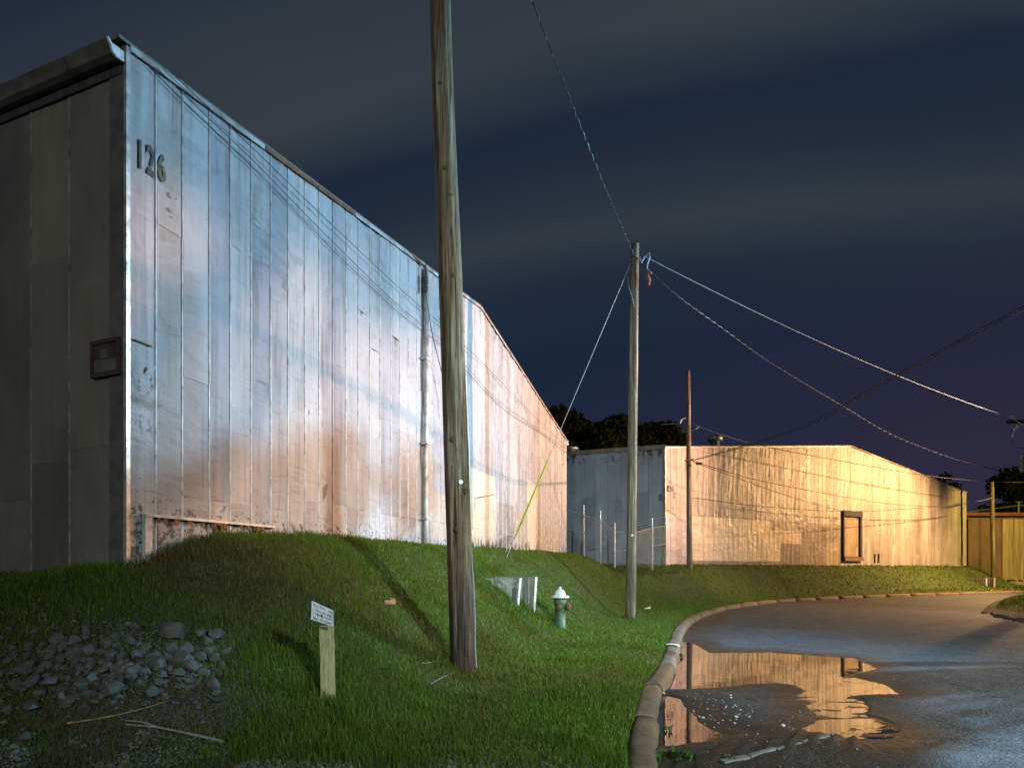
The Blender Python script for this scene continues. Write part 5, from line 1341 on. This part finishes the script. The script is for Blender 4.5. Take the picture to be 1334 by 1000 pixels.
bk_ = MB().box((g_.x, g_.y, g_.z + .05), (.14, .09, .05), .3).box((g_.x + .03, g_.y + .01, g_.z + .085), (.06, .07, .02), .3)
setp(bk_.obj('brick_fragment', M_PAPER), 'salmon coloured broken brick lying on the open grass bank', 'brick')
g_ = ground_at(843, 795); 
V, Fc = [], []
lt = MB().add([(g_.x - .1, g_.y, g_.z + .05), (g_.x + .1, g_.y - .03, g_.z + .07), (g_.x + .12, g_.y + .05, g_.z + .12), (g_.x - .07, g_.y + .06, g_.z + .06), (g_.x - .1, g_.y, g_.z + .06), (g_.x + .1, g_.y - .03, g_.z + .08), (g_.x + .12, g_.y + .05, g_.z + .13), (g_.x - .07, g_.y + .06, g_.z + .07)], [(3, 2, 1, 0), (4, 5, 6, 7), (0, 1, 5, 4), (1, 2, 6, 5), (2, 3, 7, 6), (3, 0, 4, 7)])
setp(lt.obj('paper_litter', M_WHITE), 'scrap of white litter on the grass by the slim pole foot', 'litter')

# ------------------------------------------------------------------ vegetation
def leaves_mesh(centres, radii, n, size, rs):
    """leaf cards spread through ellipsoid clumps"""
    w = np.array([r[0] * r[1] * r[2] for r in radii]) ** .67; w /= w.sum()
    idx = rs.choice(len(centres), n, p=w); c = np.array(centres)[idx]; r = np.array(radii)[idx]
    d = rs.normal(size=(n, 3)); d /= np.linalg.norm(d, axis=1)[:, None]; rad = rs.uniform(.25, 1.0, n) ** .45
    pos = c + d * r * rad[:, None] + rs.normal(0, .04, (n, 3))
    a = rs.normal(size=(n, 3)); a /= np.linalg.norm(a, axis=1)[:, None]
    b = np.cross(a, rs.normal(size=(n, 3))); b /= np.linalg.norm(b, axis=1)[:, None]
    s = size * rs.uniform(.6, 1.4, n)[:, None]
    V = np.stack((pos - a * s * .5, pos - b * s * .28, pos + a * s * .5, pos + b * s * .28), 1)
    f = np.arange(n * 4)
    return V.reshape(-1, 3), f
def tree(loc, h, crown_w, label, group, n=5000, leaf=.35, seed=0, crown0=.35, limbs=6, clumps=12, at=None):
    rs = np.random.default_rng(seed); rr = random.Random(seed)
    t = thing('broadleaf_tree', loc, label, 'tree', group); L = Vector(loc)
    tb = MB(); tb.tube([L + Vector((0, 0, -.3)), L + Vector((.1, .05, h * .25)), L + Vector((.05, .1, h * .5)), L + Vector((0, 0, h * .8))], [h * .026, h * .02, h * .014, h * .004], 8)
    cs, rds = [], []
    for k, (c, sr) in enumerate(at or ()):       # a crown laid out clump by clump
        c = Vector(c); cs.append(tuple(c)); rds.append((sr, sr, sr * .8))
        tb.tube([L + Vector((.05, .05, h * .5)), (L + Vector((0, 0, h * .6))) * .45 + c * .55, c], [h * .011, h * .007, h * .002], 6)
    for k in range(0 if at else clumps):
        a = rr.uniform(0, 6.28); e = rr.random(); rad = crown_w * .5 * math.sqrt(rr.random()) * (1 - .55 * max(0, e - .45))
        c = L + Vector((math.cos(a) * rad, math.sin(a) * rad, h * (crown0 + .12 + e * (.82 - crown0))))
        sr = crown_w * rr.uniform(.13, .24); cs.append(tuple(c)); rds.append((sr, sr, sr * rr.uniform(.6, .9)))
        if k < limbs: tb.tube([L + Vector((.05, .05, h * rr.uniform(.25, .5))), L * .4 + c * .6 + Vector((0, 0, -.2)) if False else (L + Vector((0, 0, h * .5))) * .45 + c * .55, c], [h * .011, h * .007, h * .002], 6)
    tb.obj('trunk', M_BARK, t)
    V, f = leaves_mesh(cs, rds, n, leaf, rs)
    o = bigmesh('crown', V - np.array(L), f, 4, M_LEAF); o.parent = t
    return t
G_BT = 'trees beyond the roofs'
tree((P(762, 0, 52).x, 52, 1.5), 15.2, 8.5, 'dark rounded tree behind the gap, nearer to warehouse 126', G_BT, 9000, .5, 1, clumps=18)
tree((P(722, 0, 55).x, 55, 1.5), 14.5, 9.5, 'dark tree half hidden by the far corner of warehouse 126', G_BT, 8000, .5, 2, clumps=18)
tree((P(838, 0, 54).x, 54, 1.5), 13.6, 7.5, 'dark tree behind the slim pole, lower than its neighbour on the left', G_BT, 8000, .5, 3, clumps=18)
tree((P(1207, 0, 80).x, 80, 1.0), 15.6, 6, 'small tree top just showing over the right slope of the warehouse 120 roof', G_BT, 2500, .5, 4)
tree((P(1345, 0, 62).x, 62, 1.0), 11.4, 10, 'dark tree behind the yellow shed at the right edge', G_BT, 5000, .5, 5)
# trees across the road, outside the photo: they shade the lower wall and the near grass from the cool lamp
def polar(az, d, z): return (16 + d * math.cos(R(az + 13)), 13.5 + d * math.sin(R(az + 13)), z)
tree((13.6, 11.2, .1), 8.3, 3, 'low spreading street tree across the road outside the photo', 'street trees across the road', 9000, .075, 6,
     at=[(polar(189.5, 3.6, 8.150), 0.180), (polar(186.5, 3.6, 8.162), 0.204), (polar(183.3, 3.6, 8.228), 0.168), (polar(180.3, 3.6, 8.270), 0.180), (polar(173.3, 3.6, 8.276), 0.150), (polar(197.0, 3.6, 7.850), 0.270), (polar(195.0, 3.6, 7.370), 0.300), (polar(197.5, 3.6, 7.280), 0.300), (polar(194.0, 3.6, 7.070), 0.270), (polar(200.0, 3.6, 7.640), 0.300)])
tree((19.2, 14.4, .2), 9.2, 4, 'taller street tree outside the right edge of the photo', 'street trees across the road', 4200, .14, 7,
     at=[((18.3, 15.3, 8.32), .52), ((18.45, 15.75, 8.40), .5), ((18.7, 16.3, 8.45), .48), ((18.9, 16.75, 8.45), .42), ((18.4, 15.5, 8.95), .55), ((18.7, 16.3, 8.95), .55), ((18.9, 16.9, 9.0), .4), ((18.3, 14.8, 8.45), .6)])

# weeds by the kerb
def weed(u, v, h, n, label, nm='weed', group=None):
    if v > 0:
        Y = 1.55 * F / (v - HV); c = P(u, v, Y); c.z = 0.0
    rr = random.Random(int(u * 7 + v)); V = []; Fc = []
    for k in range(n):
        a = rr.uniform(0, 6.28); L_ = h * rr.uniform(.5, 1.1); sp_ = rr.uniform(.2, .9); w_ = .010 * rr.uniform(.7, 1.6)
        d = Vector((math.cos(a), math.sin(a), 0)); s_ = Vector((-d.y, d.x, 0)) * w_; o_ = c + d * rr.uniform(0, .04)
        m_ = o_ + d * L_ * sp_ * .45 + Vector((0, 0, L_ * .6)); e_ = o_ + d * L_ * sp_ + Vector((0, 0, L_ * .8))
        b = len(V); V += [tuple(o_ - s_ * .6), tuple(o_ + s_ * .6), tuple(m_ + s_), tuple(m_ - s_), tuple(e_)]
        Fc += [(b, b + 1, b + 2, b + 3), (b + 3, b + 2, b + 4)]
    return setp(mesh(nm, V, Fc, M_WEED, loc=tuple(c)), label, 'weed', group)
weed(858, 987, .12, 60, 'leafy weed clump growing against the foot of the near kerb')
weed(880, 984, .15, 70, 'broad weed clump at the puddle corner right of the near kerb')
weed(897, 985, .11, 40, 'right hand weed tuft in the mud below the small puddle')
weed(951, 984, .09, 12, 'single small weed sprout by the concrete strip')
weed(872, 944, .07, 12, 'sprig of weed in the small puddle beside the kerb')
weed(889, 852, .09, 10, 'tiny weed in the kerb joint at the long puddle')

# ---- grass
def grass_col(x, y, n, rs):
    base = np.array((0.090, 0.165, 0.011)); alt = np.array((0.155, 0.205, 0.015)); dead = np.array((0.130, 0.095, 0.035)); blu = np.array((0.055, 0.145, 0.015))
    t = np.clip(.5 + 1.1 * fbm(x * .7, y * .7, 3, 41), 0, 1)[:, None]; r = rs.random(n)[:, None]
    c = base * (1 - t) + alt * t; c = np.where(r < .25, blu, c)
    dz = np.clip(.12 + 1.35 * fbm(x * 1.1, y * 1.1, 4, 43) + .95 * np.exp(-(((x + 3.2) / 1.0) ** 2 + ((y - 5.9) / .55) ** 2)), .03, .9)
    c = np.where((rs.random(n) < dz)[:, None], dead, c)
    return c * rs.uniform(.65, 1.3, n)[:, None]
def grass(N, seed, rmin, rmax, amin, amax, near):
    rs = np.random.default_rng(seed)
    r = np.exp(rs.uniform(math.log(rmin), math.log(rmax), N)); a = rs.uniform(amin, amax, N); x = r * np.sin(a); y = r * np.cos(a)
    kd, _ = kerb_dist(x, y); ok = kd > .205
    a1, q1 = rect_dist(x, y, A1, D1, N1, L1); ok &= ~((a1 > -.03) & (a1 < L1 + .1) & (q1 < .07) & (q1 > -40))
    a2, q2 = rect_dist(x, y, A2, D2, N2, L2); w2 = (x - A2[0]) * D1[0] + (y - A2[1]) * D1[1]; ok &= ~((q2 < .07) & (a2 < L2 + .1) & (w2 > -.05))
    ok &= y < 43
    bare = bare_f(x, y); ok &= rs.random(N) > bare * .82
    x, y, r = x[ok], y[ok], r[ok]; n = len(x); kd = kd[ok]; z = height_k(x, y, kd)
    rough = np.exp(-(((x + 2.6) / 1.6) ** 2 + ((y - 4.6) / .9) ** 2))
    h = rs.uniform(.028, .066, n) * (1 + .8 * rough * rs.random(n) + .5 * np.clip(fbm(x * 1.3, y * 1.3, 3, 51) * 2, -0.5, 1)) + .004 * r * .3
    near_ = np.zeros(n)
    for (ox, oy, rr_) in ((pb1.x, pb1.y, .34), (pb2.x, pb2.y, .36), (pb3.x, pb3.y, .4), (gs.x, gs.y, .2), (gh.x, gh.y, .3), (gw.x, gw.y + .15, .5)): near_ += np.exp(-(((x - ox) ** 2 + (y - oy) ** 2) / rr_ ** 2) ** 2)
    wl = (x - A1[0]) * N1[0] + (y - A1[1]) * N1[1]; near_ += np.exp(-((wl - .1) / .16) ** 2) * (y < 24.2) * (vnoise(x * 1.5, y * 1.5, 61) > .4)
    h = h * (1 + 1.1 * np.clip(near_, 0, 1) * rs.random(n) + np.clip(vnoise(x * 3.5, y * 3.5, 71) - .74, 0, 1) * 6 * rs.random(n))
    w = np.maximum(.0030, .00095 * r) * rs.uniform(.7, 1.3, n)
    az = rs.uniform(0, 6.283, n); lean = rs.uniform(.15, .95, n) * h
    dx, dy = np.cos(az), np.sin(az); px_, py_ = -dy * w * .5, dx * w * .5
    b = np.stack((x, y, z - .01), 1); side = np.stack((px_, py_, np.zeros(n)), 1); d = np.stack((dx, dy, np.zeros(n)), 1)
    mid = b + d * (lean * .35)[:, None] + np.stack((0 * h, 0 * h, h * .62 + .01), 1); tip = b + d * lean[:, None] + np.stack((0 * h, 0 * h, h + .01), 1)
    col = grass_col(x, y, n, rs)
    if near:
        V = np.stack((b - side, b + side, mid + side * .8, mid - side * .8, tip), 1).reshape(-1, 3); k = 5
        i = np.arange(n) * 5
        f = np.stack((i, i + 1, i + 2, i, i + 2, i + 3, i + 3, i + 2, i + 4), 1).reshape(-1)
    else:
        V = np.stack((b - side, b + side, tip), 1).reshape(-1, 3); k = 3; i = np.arange(n) * 3; f = np.stack((i, i + 1, i + 2), 1).reshape(-1)
    C = np.concatenate((np.repeat(col, k, 0), np.ones((n * k, 1))), 1)
    return V, f, C
parts = [grass(430000, 1, 3.3, 12.0, -1.05, .62, True), grass(400000, 2, 11.5, 54, -.42, .85, False), grass(20000, 3, 2.0, 9, -1.9, -1.0, False)]
V = np.concatenate([p[0] for p in parts]); off = np.cumsum([0] + [len(p[0]) for p in parts[:-1]])
f = np.concatenate([p[1] + o for p, o in zip(parts, off)]); C = np.concatenate([p[2] for p in parts])
g = bigmesh('grass', V, f, 3, M_GRASS, {'col': C}); setp(g, 'mown green grass covering the bank and verge', kind='stuff')
# grass of the right verge
rs = np.random.default_rng(9); n = 60000
x = rs.uniform(15, 32, n); y = rs.uniform(10, 33, n); rd, _ = right_dist(x, y); ok = (rd > .45) & (x < y * 1.25 + 2); x, y, rd = x[ok], y[ok], rd[ok]; n = len(x)
z = rheight(x, y, rd); h = rs.uniform(.06, .16, n); w = .02 * rs.uniform(.7, 1.3, n); az = rs.uniform(0, 6.28, n); dx, dy = np.cos(az), np.sin(az)
b = np.stack((x, y, z - .01), 1); sd_ = np.stack((-dy * w / 2, dx * w / 2, 0 * w), 1); tip = b + np.stack((dx * h * .5, dy * h * .5, h), 1)
V = np.stack((b - sd_, b + sd_, tip), 1).reshape(-1, 3); C = np.concatenate((np.repeat(grass_col(x, y, n, rs), 3, 0), np.ones((3 * n, 1))), 1)
g = bigmesh('verge_grass', V, np.arange(3 * n), 3, M_GRASS, {'col': C}); setp(g, 'long grass on the right verge', kind='stuff')

# ------------------------------------------------------------------ street lamps and one added fill lamp (they stand outside the photo; the street lamps' light is what the photo shows)
def street_lamp(spec, foot, label):
    """post, arm and one or more floodlight heads, each aimed at spec['aim']"""
    x, y, z = spec['p']; t = thing('street_lamp', (foot[0], foot[1], .1), label, 'street lamp')
    aim = (Vector(spec['aim']) - Vector(spec['p'])).normalized(); lat = Vector((-aim.y, aim.x, 0)).normalized()
    nh = spec.get('heads', 1); gap = spec.get('gap', 1.0)
    MB().tube([(foot[0], foot[1], 0), (foot[0], foot[1], z * .5), (foot[0], foot[1], z + .2)], [.11, .085, .06], 10).obj('post', M_LAMPB, t, True)
    bar = MB().tube([(foot[0], foot[1], z + .1), (x - aim.x * .5, y - aim.y * .5, z + .3)], .035, 8)
    c0 = Vector((x, y, z + .3)) - Vector((aim.x, aim.y, 0)) * .5
    if nh > 1: bar.tube([c0 - lat * gap * nh / 2, c0 + lat * gap * nh / 2], .04, 8)
    bar.obj('arm', M_LAMPB, t, True)
    m, nt = new_mat('lamp_glass'); e = nd(nt, 'ShaderNodeEmission', {'Color': c4(spec['c']), 'Strength': 30.0}); nd(nt, 'ShaderNodeOutputMaterial', {'Surface': e.outputs[0]})
    for k in range(nh):
        c = Vector((x, y, z)) + lat * gap * (k - (nh - 1) / 2)
        hd = MB().lathe(c - aim * .12, [(.22, 0), (.21, -.06), (.14, -.22), (.05, -.28)], 14, aim).tube([c - aim * .35, c - aim * .42 + Vector((0, 0, .3))], .03, 6).obj('lamp_head', M_LAMPB, t, True)
        MB().lathe(c - aim * .11, [(.18, 0), (.17, .02), (.05, .03)], 12, aim).obj('lamp_glass', m, hd, True)
        if spec.get('visor'):                       # added, unseen cut-off plate that blocks this lamp from the road
            va = R(198); vd = Vector((math.cos(va), math.sin(va), 0)); vc = c + aim * .05 + vd * .32 - Vector((0, 0, .155))
            MB().box(vc, (.5, .62, .012), va).obj('visor', M_LAMPB, hd)
        l = bpy.data.lights.new('lamp_light', 'SPOT'); l.energy = spec['w'] / nh; l.color = spec['c']; l.shadow_soft_size = spec.get('soft', .12)
        l.spot_size = R(spec['cone']); l.spot_blend = spec.get('blend', .6)
        o = bpy.data.objects.new('lamp_light', l); COL.objects.link(o); o.location = c + aim * .05 - Vector((foot[0], foot[1], .1)); o.parent = t
        o.rotation_euler = aim.to_track_quat('-Z', 'Y').to_euler()
street_lamp(COOL, (17.2, 14.0), 'bluish white floodlight mast across the road outside the photo')
street_lamp(COOLB, (14.8, -10.0), 'greenish white street lamp across the road behind the camera')
street_lamp(SODA, (30.9, 28.2), 'orange sodium street lamp just outside the right edge before warehouse 120')
street_lamp(SODB, (25.4, 17.6), 'orange sodium street lamp outside the photo to the right')
street_lamp(SODC, (36.8, 29.9), 'yellow street lamp outside the photo before the corrugated shed')
street_lamp(COOL_FILL, (-6.2, -23.4), 'dim white fill lamp added far behind the camera')
